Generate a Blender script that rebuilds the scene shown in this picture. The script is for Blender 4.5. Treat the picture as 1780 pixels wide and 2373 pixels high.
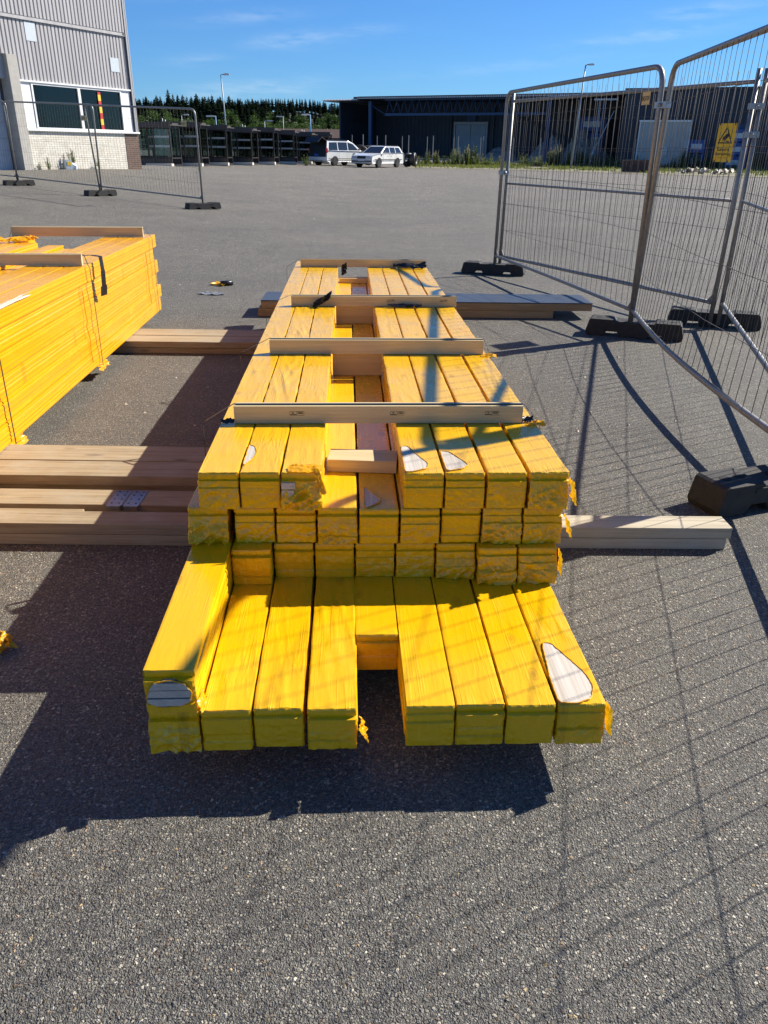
import bpy, math, random
from mathutils import Vector, Matrix, noise
S = bpy.context.scene
for o in list(bpy.data.objects): bpy.data.objects.remove(o)
COL = S.collection
R = math.radians

# ------------------------------------------------------------------ camera
CAM_H = 1.38
pitch, roll = math.atan(840.5/1800.0), R(0.8)
cam = bpy.data.cameras.new('camera'); camo = bpy.data.objects.new('camera', cam); COL.objects.link(camo)
F = Vector((0, math.cos(pitch), -math.sin(pitch))); Rt = Vector((1, 0, 0)); Up = Rt.cross(F)
R2 = math.cos(roll)*Rt + math.sin(roll)*Up; U2 = -math.sin(roll)*Rt + math.cos(roll)*Up
camo.matrix_world = Matrix(((R2.x, U2.x, -F.x, 0), (R2.y, U2.y, -F.y, 0), (R2.z, U2.z, -F.z, CAM_H), (0, 0, 0, 1)))
cam.sensor_fit = 'VERTICAL'; cam.sensor_height = 36.0; cam.lens = 36.0*1800.0/2373.0
cam.clip_start = 0.05; cam.clip_end = 3000
S.camera = camo

# ------------------------------------------------------------------ light
SUN = Vector((1.18, 0.64, 1.0)).normalized()
W = bpy.data.worlds.new('World'); S.world = W; W.use_nodes = True
wn, wl = W.node_tree.nodes, W.node_tree.links
bg = wn['Background']; bg.inputs['Strength'].default_value = 0.050
sky = wn.new('ShaderNodeTexSky'); sky.sky_type = 'NISHITA'; sky.sun_disc = False
sky.sun_elevation = math.asin(SUN.z); sky.sun_rotation = math.atan2(SUN.x, SUN.y)
sky.air_density = 1.0; sky.dust_density = 0.0; sky.ozone_density = 4.0
sun = bpy.data.lights.new('sun', 'SUN'); suno = bpy.data.objects.new('sun', sun); COL.objects.link(suno)
sun.energy = 4.8; sun.angle = R(0.53); sun.color = (1.0, 0.94, 0.84)
suno.rotation_euler = (-SUN).to_track_quat('-Z', 'Y').to_euler(); suno.location = (8, 5, 12)
S.view_settings.view_transform = 'Standard'; S.view_settings.look = 'None'
S.view_settings.exposure = 0.87; S.view_settings.gamma = 1
# thin high clouds, part of the sky itself
def wmath(op, a, b=None):
    n = wn.new('ShaderNodeMath'); n.operation = op
    for i, v in enumerate((a, b)):
        if v is None: continue
        if isinstance(v, (int, float)): n.inputs[i].default_value = v
        else: wl.new(v, n.inputs[i])
    return n.outputs[0]
wtc = wn.new('ShaderNodeTexCoord'); sep = wn.new('ShaderNodeSeparateXYZ'); wl.new(wtc.outputs['Generated'], sep.inputs[0])
az = wmath('ARCTAN2', sep.outputs[0], sep.outputs[1]); el = wmath('ARCSINE', sep.outputs[2])
wc = wn.new('ShaderNodeCombineXYZ'); wl.new(az, wc.inputs[0]); wl.new(el, wc.inputs[1])
def wnoise(sx, sy, rot, det, rough):
    mp = wn.new('ShaderNodeMapping'); wl.new(wc.outputs[0], mp.inputs[0])
    mp.inputs['Scale'].default_value = (sx, sy, 1); mp.inputs['Rotation'].default_value = (0, 0, rot)
    nz = wn.new('ShaderNodeTexNoise'); nz.inputs['Scale'].default_value = 1.0
    nz.inputs['Detail'].default_value = det; nz.inputs['Roughness'].default_value = rough
    wl.new(mp.outputs[0], nz.inputs['Vector']); return nz.outputs['Fac']
nz1 = wnoise(18, 95, -0.12, 6, 0.62)
mask = None
for a, e, sa, se, k in ((-0.105, 0.108, 0.045, 0.0075, 1.0), (-0.215, 0.086, 0.030, 0.006, .55), (-0.19, 0.056, 0.06, 0.0085, .9), (-0.135, 0.060, 0.05, .009, 1.0),
                        (-0.16, 0.127, 0.06, .006, .6), (-0.04, 0.116, 0.05, .006, .5), (0.335, 0.133, 0.055, .006, .9), (0.28, 0.113, 0.075, .006, .8), (0.40, .150, .03, .005, .9),
                        (-0.20, 0.150, 0.06, .008, .7), (0.05, 0.155, 0.03, .006, .5), (.13, .085, .12, .006, .35)):
    d1 = wmath('POWER', wmath('DIVIDE', wmath('SUBTRACT', az, a), sa), 2.0)
    dy = wmath('SUBTRACT', wmath('SUBTRACT', el, e), wmath('MULTIPLY', wmath('SUBTRACT', az, a), 0.09))
    d2 = wmath('POWER', wmath('DIVIDE', dy, se), 2.0)
    g_ = wmath('MULTIPLY', wmath('EXPONENT', wmath('MULTIPLY', wmath('ADD', d1, d2), -1.0)), k)
    mask = g_ if mask is None else wmath('MAXIMUM', mask, g_)
fr = wn.new('ShaderNodeMapRange'); wl.new(nz1, fr.inputs[0]); fr.inputs[1].default_value = .36; fr.inputs[2].default_value = .72
cl = wmath('MULTIPLY', wmath('MULTIPLY', mask, fr.outputs[0]), 0.30)
mixc = wn.new('ShaderNodeMix'); mixc.data_type = 'RGBA'
tint = wn.new('ShaderNodeMix'); tint.data_type = 'RGBA'; tint.blend_type = 'MULTIPLY'; tint.inputs[0].default_value = 1.0
wl.new(sky.outputs[0], tint.inputs[6]); tint.inputs[7].default_value = (.50, .90, 1.42, 1)
wl.new(cl, mixc.inputs[0]); wl.new(tint.outputs[2], mixc.inputs[6]); mixc.inputs[7].default_value = (11, 11.8, 12.6, 1)
wl.new(mixc.outputs[2], bg.inputs['Color'])

# ------------------------------------------------------------------ materials
def mat(name, col, rough=.6, metal=0.0, spec=.5):
    m = bpy.data.materials.new(name); m.use_nodes = True
    b = m.node_tree.nodes['Principled BSDF']
    b.inputs['Base Color'].default_value = (*col, 1); b.inputs['Roughness'].default_value = rough
    b.inputs['Metallic'].default_value = metal; b.inputs['Specular IOR Level'].default_value = spec
    return m
class NT:
    """small helper over a material's node tree"""
    def __init__(s, m): s.m = m; s.n = m.node_tree.nodes; s.l = m.node_tree.links; s.b = s.n['Principled BSDF']
    def set(s, sock, v):
        if isinstance(v, (int, float)): sock.default_value = v
        elif isinstance(v, tuple): sock.default_value = v if len(v) == len(sock.default_value) else (*v, 1)
        else: s.l.new(v, sock)
    def math(s, op, a, b=0.0, clamp=False):
        n = s.n.new('ShaderNodeMath'); n.operation = op; n.use_clamp = clamp; s.set(n.inputs[0], a); s.set(n.inputs[1], b); return n.outputs[0]
    def coord(s, kind='Object', scale=(1, 1, 1), rnd=False, rot=(0, 0, 0)):
        tc = s.n.new('ShaderNodeTexCoord'); v = tc.outputs[kind]
        if rnd:
            oi = s.n.new('ShaderNodeObjectInfo'); va = s.n.new('ShaderNodeVectorMath'); va.operation = 'ADD'
            vm = s.n.new('ShaderNodeVectorMath'); vm.operation = 'SCALE'; vm.inputs[0].default_value = (7.3, 11.9, 5.1)
            k = s.math('MULTIPLY', oi.outputs['Random'], 37.0); s.l.new(k, vm.inputs['Scale'])
            s.l.new(v, va.inputs[0]); s.l.new(vm.outputs[0], va.inputs[1]); v = va.outputs[0]
        mp = s.n.new('ShaderNodeMapping'); mp.inputs['Scale'].default_value = scale; mp.inputs['Rotation'].default_value = rot; s.l.new(v, mp.inputs[0]); return mp.outputs[0]
    def noise(s, v, scale, det=4, rough=.55, dist=0.0):
        n = s.n.new('ShaderNodeTexNoise'); s.l.new(v, n.inputs['Vector']); n.inputs['Scale'].default_value = scale
        n.inputs['Detail'].default_value = det; n.inputs['Roughness'].default_value = rough; n.inputs['Distortion'].default_value = dist; return n.outputs['Fac']
    def vor(s, v, scale, feat='F1', out='Distance', rand=1.0, d2=False):
        n = s.n.new('ShaderNodeTexVoronoi'); n.voronoi_dimensions = '2D' if d2 else '3D'; n.feature = feat; s.l.new(v, n.inputs['Vector']); n.inputs['Scale'].default_value = scale
        n.inputs['Randomness'].default_value = rand; return n.outputs[out]
    def ramp(s, f, stops, interp='LINEAR'):
        n = s.n.new('ShaderNodeValToRGB'); n.color_ramp.interpolation = interp; e = n.color_ramp.elements
        while len(e) < len(stops): e.new(.5)
        for i, (p, c) in enumerate(stops): e[i].position = p; e[i].color = (*c, 1) if isinstance(c, tuple) else (c, c, c, 1)
        s.set(n.inputs[0], f); return n.outputs[0]
    def mix(s, f, a, b, blend='MIX'):
        n = s.n.new('ShaderNodeMix'); n.data_type = 'RGBA'; n.blend_type = blend; s.set(n.inputs[0], f); s.set(n.inputs[6], a); s.set(n.inputs[7], b); return n.outputs[2]
    def bump(s, h, strength, dist=.01, prev=None):
        n = s.n.new('ShaderNodeBump'); n.inputs['Strength'].default_value = strength; n.inputs['Distance'].default_value = dist; s.l.new(h, n.inputs['Height'])
        if prev is not None: s.l.new(prev, n.inputs['Normal'])
        return n.outputs[0]
    def sepx(s, col, i):
        n = s.n.new('ShaderNodeSeparateColor'); s.l.new(col, n.inputs[0]); return n.outputs[i]
    def out(s, **k):
        for a, v in k.items(): s.set(s.b.inputs[{'col': 'Base Color', 'rough': 'Roughness', 'normal': 'Normal', 'metal': 'Metallic'}[a]], v)

def m_asphalt():
    m = mat('asphalt', (.1, .1, .1), .8); t = NT(m); v = t.coord('Object')
    wv = t.n.new('ShaderNodeVectorMath'); wv.operation = 'ADD'; t.l.new(v, wv.inputs[0])
    nn = t.n.new('ShaderNodeTexNoise'); nn.inputs['Scale'].default_value = 70; t.l.new(v, nn.inputs['Vector'])
    sc = t.n.new('ShaderNodeVectorMath'); sc.operation = 'SCALE'; sc.inputs['Scale'].default_value = .009; t.l.new(nn.outputs['Color'], sc.inputs[0]); t.l.new(sc.outputs[0], wv.inputs[1]); w = wv.outputs[0]
    c3 = t.vor(w, 150, out='Color'); c1 = t.sepx(c3, 0); e1 = t.vor(w, 150, 'DISTANCE_TO_EDGE'); d1 = t.vor(w, 150)
    c4 = t.vor(w, 330, out='Color'); c2 = t.sepx(c4, 1); d2 = t.vor(w, 330)
    stone = t.ramp(c1, [(0, (.085, .082, .076)), (.35, (.14, .136, .128)), (.65, (.20, .195, .18)), (.86, (.29, .28, .255)), (.96, (.43, .41, .365)), (1, (.52, .50, .45))])
    tint = t.ramp(t.sepx(c3, 2), [(0, (1, 1, 1)), (.90, (1.0, .98, .95)), (.96, (1.05, .80, .68)), (1, (1.1, .9, .55))])
    stone = t.mix(1.0, stone, tint, 'MULTIPLY')
    fine = t.ramp(c2, [(0, (.055, .054, .052)), (.5, (.11, .108, .103)), (.85, (.18, .175, .165)), (1, (.34, .33, .30))])
    big_stone = t.math('GREATER_THAN', t.sepx(c3, 1), .42)          # the rest of the cells are fine matrix
    inside = t.math('MULTIPLY', t.ramp(e1, [(.03, 0.0), (.13, 1.0)]), big_stone)
    col = t.mix(inside, fine, stone)
    pits = t.ramp(t.noise(v, 95, 3, .7), [(.34, .36), (.47, 1.0)])
    col = t.mix(1.0, col, pits, 'MULTIPLY')
    col = t.mix(1.0, col, (1.24, 1.205, 1.115), 'MULTIPLY')
    col = t.mix(1.0, col, t.ramp(t.noise(v, .5, 5, .6), [(.3, (.87, .86, .85)), (.7, (1.13, 1.11, 1.07))]), 'MULTIPLY')
    col = t.mix(1.0, col, t.ramp(t.noise(v, 4.3, 5, .65), [(.3, (.88, .88, .88)), (.7, (1.10, 1.10, 1.09))]), 'MULTIPLY')
    col = t.mix(1.0, col, t.ramp(t.noise(v, .8, 4, .65, .8), [(.60, (1, 1, 1)), (.74, (.80, .79, .77))]), 'MULTIPLY')
    h1 = t.math('MULTIPLY', inside, t.math('ADD', t.math('MULTIPLY', c1, .6), t.math('SUBTRACT', .75, d1)))
    h = t.math('ADD', h1, t.math('MULTIPLY', t.math('SUBTRACT', .6, d2), t.math('ADD', t.math('MULTIPLY', c2, .6), .25)))
    t.out(col=col, normal=t.bump(h, 1.0, .0065), rough=t.ramp(c2, [(0, .6), (1, .9)])); t.b.inputs['Specular IOR Level'].default_value = .4
    return m
def m_film(name='yellow_film', wk=1.0, gk=1.0):
    m = mat(name, (.8, .42, .01), .34); t = NT(m)
    oi = t.n.new('ShaderNodeObjectInfo'); rnd = oi.outputs['Random']
    v = t.coord('Object', (1, 1, 1), True)
    gv = t.coord('Object', (60, 1.6, 60), True); grain = t.noise(gv, 1.0, 5, .65, .9)
    kv = t.coord('Object', (8.0, 3.6, .25), True); kd = t.vor(kv, 1.0, d2=True); kc = t.sepx(t.vor(kv, 1.0, out='Color', d2=True), 0)
    knot = t.math('MULTIPLY', t.ramp(kd, [(.035, 1.0), (.06, .35), (.085, .8), (.11, 0.0)]), t.math('GREATER_THAN', kc, .55))
    base = t.mix(t.noise(v, 2.2, 3), (.80, .445*gk, .0012), (.79, .425*gk, .001))
    base = t.mix(1.0, base, t.ramp(grain, [(.30, (.95, .93, .90)), (.55, (1, 1, 1)), (.8, (1.02, 1.02, 1.0))]), 'MULTIPLY')
    base = t.mix(t.math('MULTIPLY', knot, .5), base, (.36, .17, .005))
    # film shrink wrinkles run mostly along the boards, strongest in patches
    w1 = t.noise(t.coord('Object', (52, 7, 52), True, (0, 0, .12)), 1.0, 1, .4, 1.2)
    w2 = t.noise(t.coord('Object', (110, 20, 110), True, (0, 0, -.22)), 1.0, 1, .4, .8)
    patch = t.ramp(t.noise(v, 5.0, 2), [(.40, .04), (.66, 1.0)])
    nb = t.bump(t.math('MULTIPLY', w1, patch), min(1, .34*wk), .0045*wk)
    nb = t.bump(t.math('MULTIPLY', w2, patch), min(1, .22*wk), .003*wk, nb)
    nb = t.bump(t.noise(t.coord('Object', (40, 14, 40), True), 1.0, 3, .55), .06, .003, nb)
    st = t.noise(t.coord('Object', (210, 3.0, 15), True, (0, R(38), 0)), 1.0, 2, .5, .4)
    smask = t.ramp(t.noise(t.coord('Object', (14, 5, 14), True), 1.0, 2), [(.42, 0.0), (.62, 1.0)])
    streak = t.math('MULTIPLY', t.ramp(st, [(.54, 0.0), (.66, 1.0)]), smask)
    base = t.mix(t.math('MULTIPLY', streak, .30), base, (.95, .56, .03))
    base = t.mix(t.ramp(t.noise(t.coord('Object', (11, 2.5, 16), True), 1.0, 3), [(.52, 0.0), (.78, .32)]), base, (.76, .34, .001))
    nb = t.bump(streak, .35*wk, .0022, nb)
    t.out(col=base, normal=nb, rough=t.ramp(t.noise(v, 9, 3), [(.3, .20), (.7, .36)]))
    t.b.inputs['Specular IOR Level'].default_value = .5
    t.b.inputs['Coat Weight'].default_value = .25; t.b.inputs['Coat Roughness'].default_value = .14
    return m
def m_crumple():
    m = mat('crumpled_film', (.80, .40, .006), .3); t = NT(m); v = t.coord('Object', (1, 1, 1), True)
    col = t.mix(t.noise(v, 30, 3), (.82, .415, .0015), (.80, .37, .001))
    n1 = t.vor(v, 60, 'DISTANCE_TO_EDGE'); n2 = t.noise(v, 130, 4, .7, 1.5)
    nb = t.bump(n1, .3, .006); nb = t.bump(n2, .25, .002, nb)
    t.out(col=col, normal=nb)
    tr = t.n.new('ShaderNodeBsdfTranslucent'); tr.inputs[0].default_value = (.88, .56, .01, 1)
    mx = t.n.new('ShaderNodeMixShader'); mx.inputs[0].default_value = .22
    t.l.new(t.b.outputs[0], mx.inputs[1]); t.l.new(tr.outputs[0], mx.inputs[2]); t.l.new(mx.outputs[0], t.n['Material Output'].inputs[0])
    return m
def m_wood(name, light, dark, gs=(70, 2.2, 70), knots=.5, rough=.65, wear=None, ks=(10, 3.0, 10)):
    m = mat(name, light, rough); t = NT(m)
    grain = t.noise(t.coord('Object', gs, True), 1.0, 6, .62, 1.2)
    big = t.noise(t.coord('Object', (gs[0]*.12, gs[1]*.35, gs[2]*.12), True), 1.0, 3, .55, .6)
    kv = t.coord('Object', ks, True); kd = t.vor(kv, 1.0); kc = t.sepx(t.vor(kv, 1.0, out='Color'), 0)
    k = t.math('MULTIPLY', t.ramp(kd, [(.06, 1.0), (.14, 0.0)]), t.math('GREATER_THAN', kc, 1-knots))
    col = t.mix(t.ramp(grain, [(.32, 0.0), (.68, 1.0)]), dark, light)
    col = t.mix(1.0, col, t.ramp(big, [(.25, (.80, .78, .76)), (.75, (1.12, 1.1, 1.08))]), 'MULTIPLY')
    col = t.mix(t.math('MULTIPLY', k, .75), col, (dark[0]*.35, dark[1]*.28, dark[2]*.25))
    if wear: col = t.mix(t.ramp(t.noise(t.coord('Object', (5, 5, 5), True), 1.0, 5, .7), [(.45, 0.0), (.72, .8)]), col, wear)
    t.out(col=col, normal=t.bump(grain, .25, .003)); return m
def m_noisy(name, a, b, scale=8, rough=.7, metal=0., bump=.2, dist=.01, sc=(1, 1, 1)):
    m = mat(name, a, rough, metal); t = NT(m); v = t.coord('Object', sc, True); n = t.noise(v, scale, 5, .62)
    t.out(col=t.mix(t.ramp(n, [(.3, 0.0), (.7, 1.0)]), a, b), normal=t.bump(n, bump, dist)); return m
def m_brick(name, c1, c2, mortar, bump=.6):
    m = mat(name, c1, .85); t = NT(m); tc = t.n.new('ShaderNodeTexCoord')
    mp = t.n.new('ShaderNodeMapping'); mp.inputs['Rotation'].default_value = (R(90), 0, 0); t.l.new(tc.outputs['Object'], mp.inputs[0])
    br = t.n.new('ShaderNodeTexBrick'); t.l.new(mp.outputs[0], br.inputs['Vector'])
    br.inputs['Scale'].default_value = 1.0; br.inputs['Brick Width'].default_value = .25; br.inputs['Row Height'].default_value = .077
    br.inputs['Mortar Size'].default_value = .009; br.inputs['Mortar Smooth'].default_value = .25
    br.inputs['Color1'].default_value = (*c1, 1); br.inputs['Color2'].default_value = (*c2, 1); br.inputs['Mortar'].default_value = (*mortar, 1)
    n = t.noise(tc.outputs['Object'], 3, 5, .7); dirt = t.ramp(n, [(.35, (.82, .80, .76)), (.65, (1.02, 1.02, 1.0))])
    h = t.math('ADD', t.math('MULTIPLY', br.outputs['Fac'], -1.0), t.math('MULTIPLY', t.noise(tc.outputs['Object'], 40, 3), .3))
    t.out(col=t.mix(1.0, br.outputs['Color'], dirt, 'MULTIPLY'), normal=t.bump(h, bump, .012)); return m
def m_leaf(name, a, b):
    m = mat(name, a, .55, 0, .3); t = NT(m); oi = t.n.new('ShaderNodeObjectInfo')
    n = t.noise(t.coord('Object', (1, 1, 1), True), 2.0, 3)
    f = t.math('ADD', t.math('MULTIPLY', n, .6), t.math('MULTIPLY', oi.outputs['Random'], .45), True)
    c = t.mix(f, a, b); t.out(col=c)
    tr = t.n.new('ShaderNodeBsdfTranslucent'); t.set(tr.inputs[0], t.mix(1.0, c, (1.15, 1.25, .6), 'MULTIPLY')); mx = t.n.new('ShaderNodeMixShader'); mx.inputs[0].default_value = .35
    t.l.new(t.b.outputs[0], mx.inputs[1]); t.l.new(tr.outputs[0], mx.inputs[2]); t.l.new(mx.outputs[0], t.n['Material Output'].inputs[0]); return m
def m_glass(name, tint, k=.9):
    m = bpy.data.materials.new(name); m.use_nodes = True; n, l = m.node_tree.nodes, m.node_tree.links; n.remove(n['Principled BSDF'])
    tr = n.new('ShaderNodeBsdfTransparent'); tr.inputs[0].default_value = (*tint, 1); gl = n.new('ShaderNodeBsdfGlossy'); gl.inputs['Roughness'].default_value = .03
    fz = n.new('ShaderNodeFresnel'); fz.inputs[0].default_value = 1.52; ad = n.new('ShaderNodeMath'); ad.operation = 'MULTIPLY_ADD'; l.new(fz.outputs[0], ad.inputs[0]); ad.inputs[1].default_value = k; ad.inputs[2].default_value = .02
    mx = n.new('ShaderNodeMixShader'); l.new(ad.outputs[0], mx.inputs[0]); l.new(tr.outputs[0], mx.inputs[1]); l.new(gl.outputs[0], mx.inputs[2]); l.new(mx.outputs[0], n['Material Output'].inputs[0]); return m

M = {}
M['asphalt'] = m_asphalt(); M['film'] = m_film(); M['filmw'] = m_film('wrinkled_film', 1.3); M['filma'] = m_film('amber_film', .8, .84); M['crumple'] = m_crumple()
M['whitewood'] = m_wood('bare_board', (.66, .61, .53), (.46, .385, .29), (80, 1.6, 80), .5)
M['endgrain'] = m_wood('end_grain', (.62, .55, .47), (.42, .36, .30), (120, 120, 260), .1)
M['pine'] = m_wood('fresh_pine', (.66, .53, .30), (.54, .41, .21), (2.6, 80, 80), .55, ks=(3.2, 14, 14))
M['dunnage'] = m_wood('weathered_timber', (.42, .335, .205), (.25, .185, .105), (2.2, 60, 60), .6, .8, (.36, .31, .22), ks=(2.6, 9, 9))
M['palewood'] = m_wood('pale_timber', (.56, .495, .36), (.40, .345, .235), (2.2, 60, 60), .6, .75, (.50, .455, .36), ks=(2.6, 9, 9))
M['brownwood'] = m_wood('brown_timber', (.42, .30, .16), (.27, .18, .09), (2.2, 60, 60), .5, .75, ks=(2.6, 9, 9))
M['greyboard'] = m_noisy('grey_membrane', (.045, .055, .07), (.07, .08, .10), 14, .45, 0, .15, .004)
M['galv'] = m_noisy('galvanised_steel', (.23, .225, .21), (.33, .315, .29), 30, .48, .55, .05, .002)
M['wire'] = mat('mesh_wire', (.10, .092, .085), .6, .3)
M['rubber'] = m_noisy('recycled_rubber', (.018, .018, .018), (.04, .036, .03), 26, .78, 0, .35, .006)
M['sock'] = mat('socket_shade', (.006, .006, .006), .9)
M['strap'] = mat('strap_band', (.05, .055, .045), .35, .5)
M['blackfilm'] = m_noisy('black_plastic', (.012, .012, .013), (.02, .02, .022), 20, .28, 0, .5, .006)
M['clear'] = m_noisy('clear_film', (.26, .26, .25), (.20, .20, .19), 40, .25)
M['plate'] = m_noisy('nail_plate', (.32, .32, .32), (.42, .42, .42), 25, .4, .8)
M['ink'] = mat('ink', (.10, .055, .025), .7)
M['black'] = mat('black_paint', (.008, .008, .008), .5)
M['signyellow'] = mat('sign_yellow', (.80, .50, .01), .5); M['tagcard'] = mat('tag_yellow', (.62, .44, .17), .55)
M['clad'] = m_noisy('grey_cladding', (.36, .345, .34), (.46, .445, .44), 1.0, .5, 0, .02, sc=(4.5, 4.5, .35))
M['trim'] = mat('grey_trim', (.36, .36, .37), .5); M['darktrim'] = mat('dark_trim', (.07, .07, .08), .5)
M['white'] = m_noisy('white_paint', (.74, .74, .72), (.80, .80, .78), 4, .5, 0, .03)
M['panelgrey'] = m_noisy('pale_panel', (.50, .55, .58), (.55, .60, .63), 4, .5, 0, .03)
M['brickw'] = m_brick('white_brick', (.74, .71, .63), (.66, .62, .54), (.50, .47, .41)); M['brickb'] = m_brick('brown_brick', (.15, .085, .06), (.10, .06, .045), (.20, .17, .15))
M['concrete'] = m_noisy('concrete', (.36, .34, .30), (.44, .42, .38), 5, .85, 0, .3)
M['door'] = m_noisy('door_panel', (.42, .46, .50), (.47, .51, .55), 3, .45, 0, .03)
M['glass'] = m_glass('window_glass', (.28, .31, .30), .30); M['sglass'] = m_glass('shelter_glass', (.55, .60, .58))
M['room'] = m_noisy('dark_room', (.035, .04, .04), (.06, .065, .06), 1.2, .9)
M['red'] = mat('red_paint', (.55, .03, .02), .5); M['yel'] = mat('yellow_paint', (.80, .55, .05), .5)
M['hall'] = m_noisy('hall_cladding', (.022, .030, .045), (.032, .042, .06), 2.0, .6, 0, .05); M['hallblue'] = mat('blue_steel', (.012, .05, .12), .6)
M['hallroof'] = mat('roof_sheet', (.05, .055, .06), .6); M['halldoor'] = m_noisy('grey_blue_door', (.24, .30, .35), (.30, .36, .41), 1.5, .55)
M['skygap'] = mat('edge_sky_gaps', (.65, .68, .70), .4)  # pale colour standing in for sky seen through the roof edge
M['shelter'] = mat('shelter_frame', (.028, .024, .022), .45, .2); M['shelterroof'] = m_noisy('shelter_roof', (.045, .038, .033), (.065, .055, .05), 6, .6); M['stripe'] = mat('white_stripe', (.6, .62, .62), .5)
M['footplate'] = mat('pale_footplate', (.62, .58, .50), .7)
M['carwhite'] = mat('white_car_paint', (.74, .74, .71), .25); M['carwhite'].node_tree.nodes['Principled BSDF'].inputs['Coat Weight'].default_value = .5
M['carglass'] = mat('car_glass', (.02, .025, .028), .06, 0, .7); M['tyre'] = mat('tyre_rubber', (.015, .015, .015), .8); M['rim'] = mat('wheel_rim', (.16, .16, .17), .35, .8)
M['carblack'] = mat('car_black', (.02, .02, .021), .5); M['lamp'] = mat('lamp_glass', (.55, .57, .58), .15); M['taillamp'] = mat('tail_lamp', (.45, .015, .015), .25); M['bluebag'] = mat('blue_bag', (.02, .12, .45), .6)
M['pole'] = mat('lamp_pole', (.30, .34, .36), .5, .4); M['bluepole'] = mat('blue_pole', (.05, .22, .42), .5)
M['leaf'] = m_leaf('weed_leaf', (.08, .14, .02), (.19, .27, .05)); M['spruce'] = m_leaf('spruce_needles', (.010, .022, .008), (.034, .055, .018)); M['birch'] = m_leaf('birch_leaves', (.035, .075, .014), (.075, .115, .025))
M['stem'] = mat('plant_stem', (.10, .09, .04), .8); M['bark'] = mat('bark', (.06, .045, .035), .9)
M['grass'] = m_leaf('grass_blades', (.10, .14, .03), (.20, .20, .07)); M['verge'] = m_noisy('gravel_verge', (.15, .14, .075), (.25, .22, .15), 3.0, .9, 0, .5, .03)
M['pavement'] = m_noisy('pale_pavement', (.42, .41, .39), (.5, .49, .47), 3, .9); M['hillm'] = m_noisy('forest_floor', (.02, .03, .01), (.03, .04, .015), .2, .9)
M['rubble'] = m_noisy('rubble', (.17, .165, .16), (.30, .29, .28), 2.2, .9, 0, .8, .2); M['rust'] = m_noisy('rusty_steel', (.05, .03, .025), (.10, .055, .04), 5, .8)
M['cont'] = m_noisy('container_paint', (.38, .40, .38), (.46, .48, .46), 1.2, .6); M['blue'] = m_noisy('blue_plastic', (.02, .07, .26), (.03, .10, .32), 2, .5); M['rag'] = m_noisy('pale_rag', (.66, .60, .50), (.5, .45, .36), 5, .9)

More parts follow.
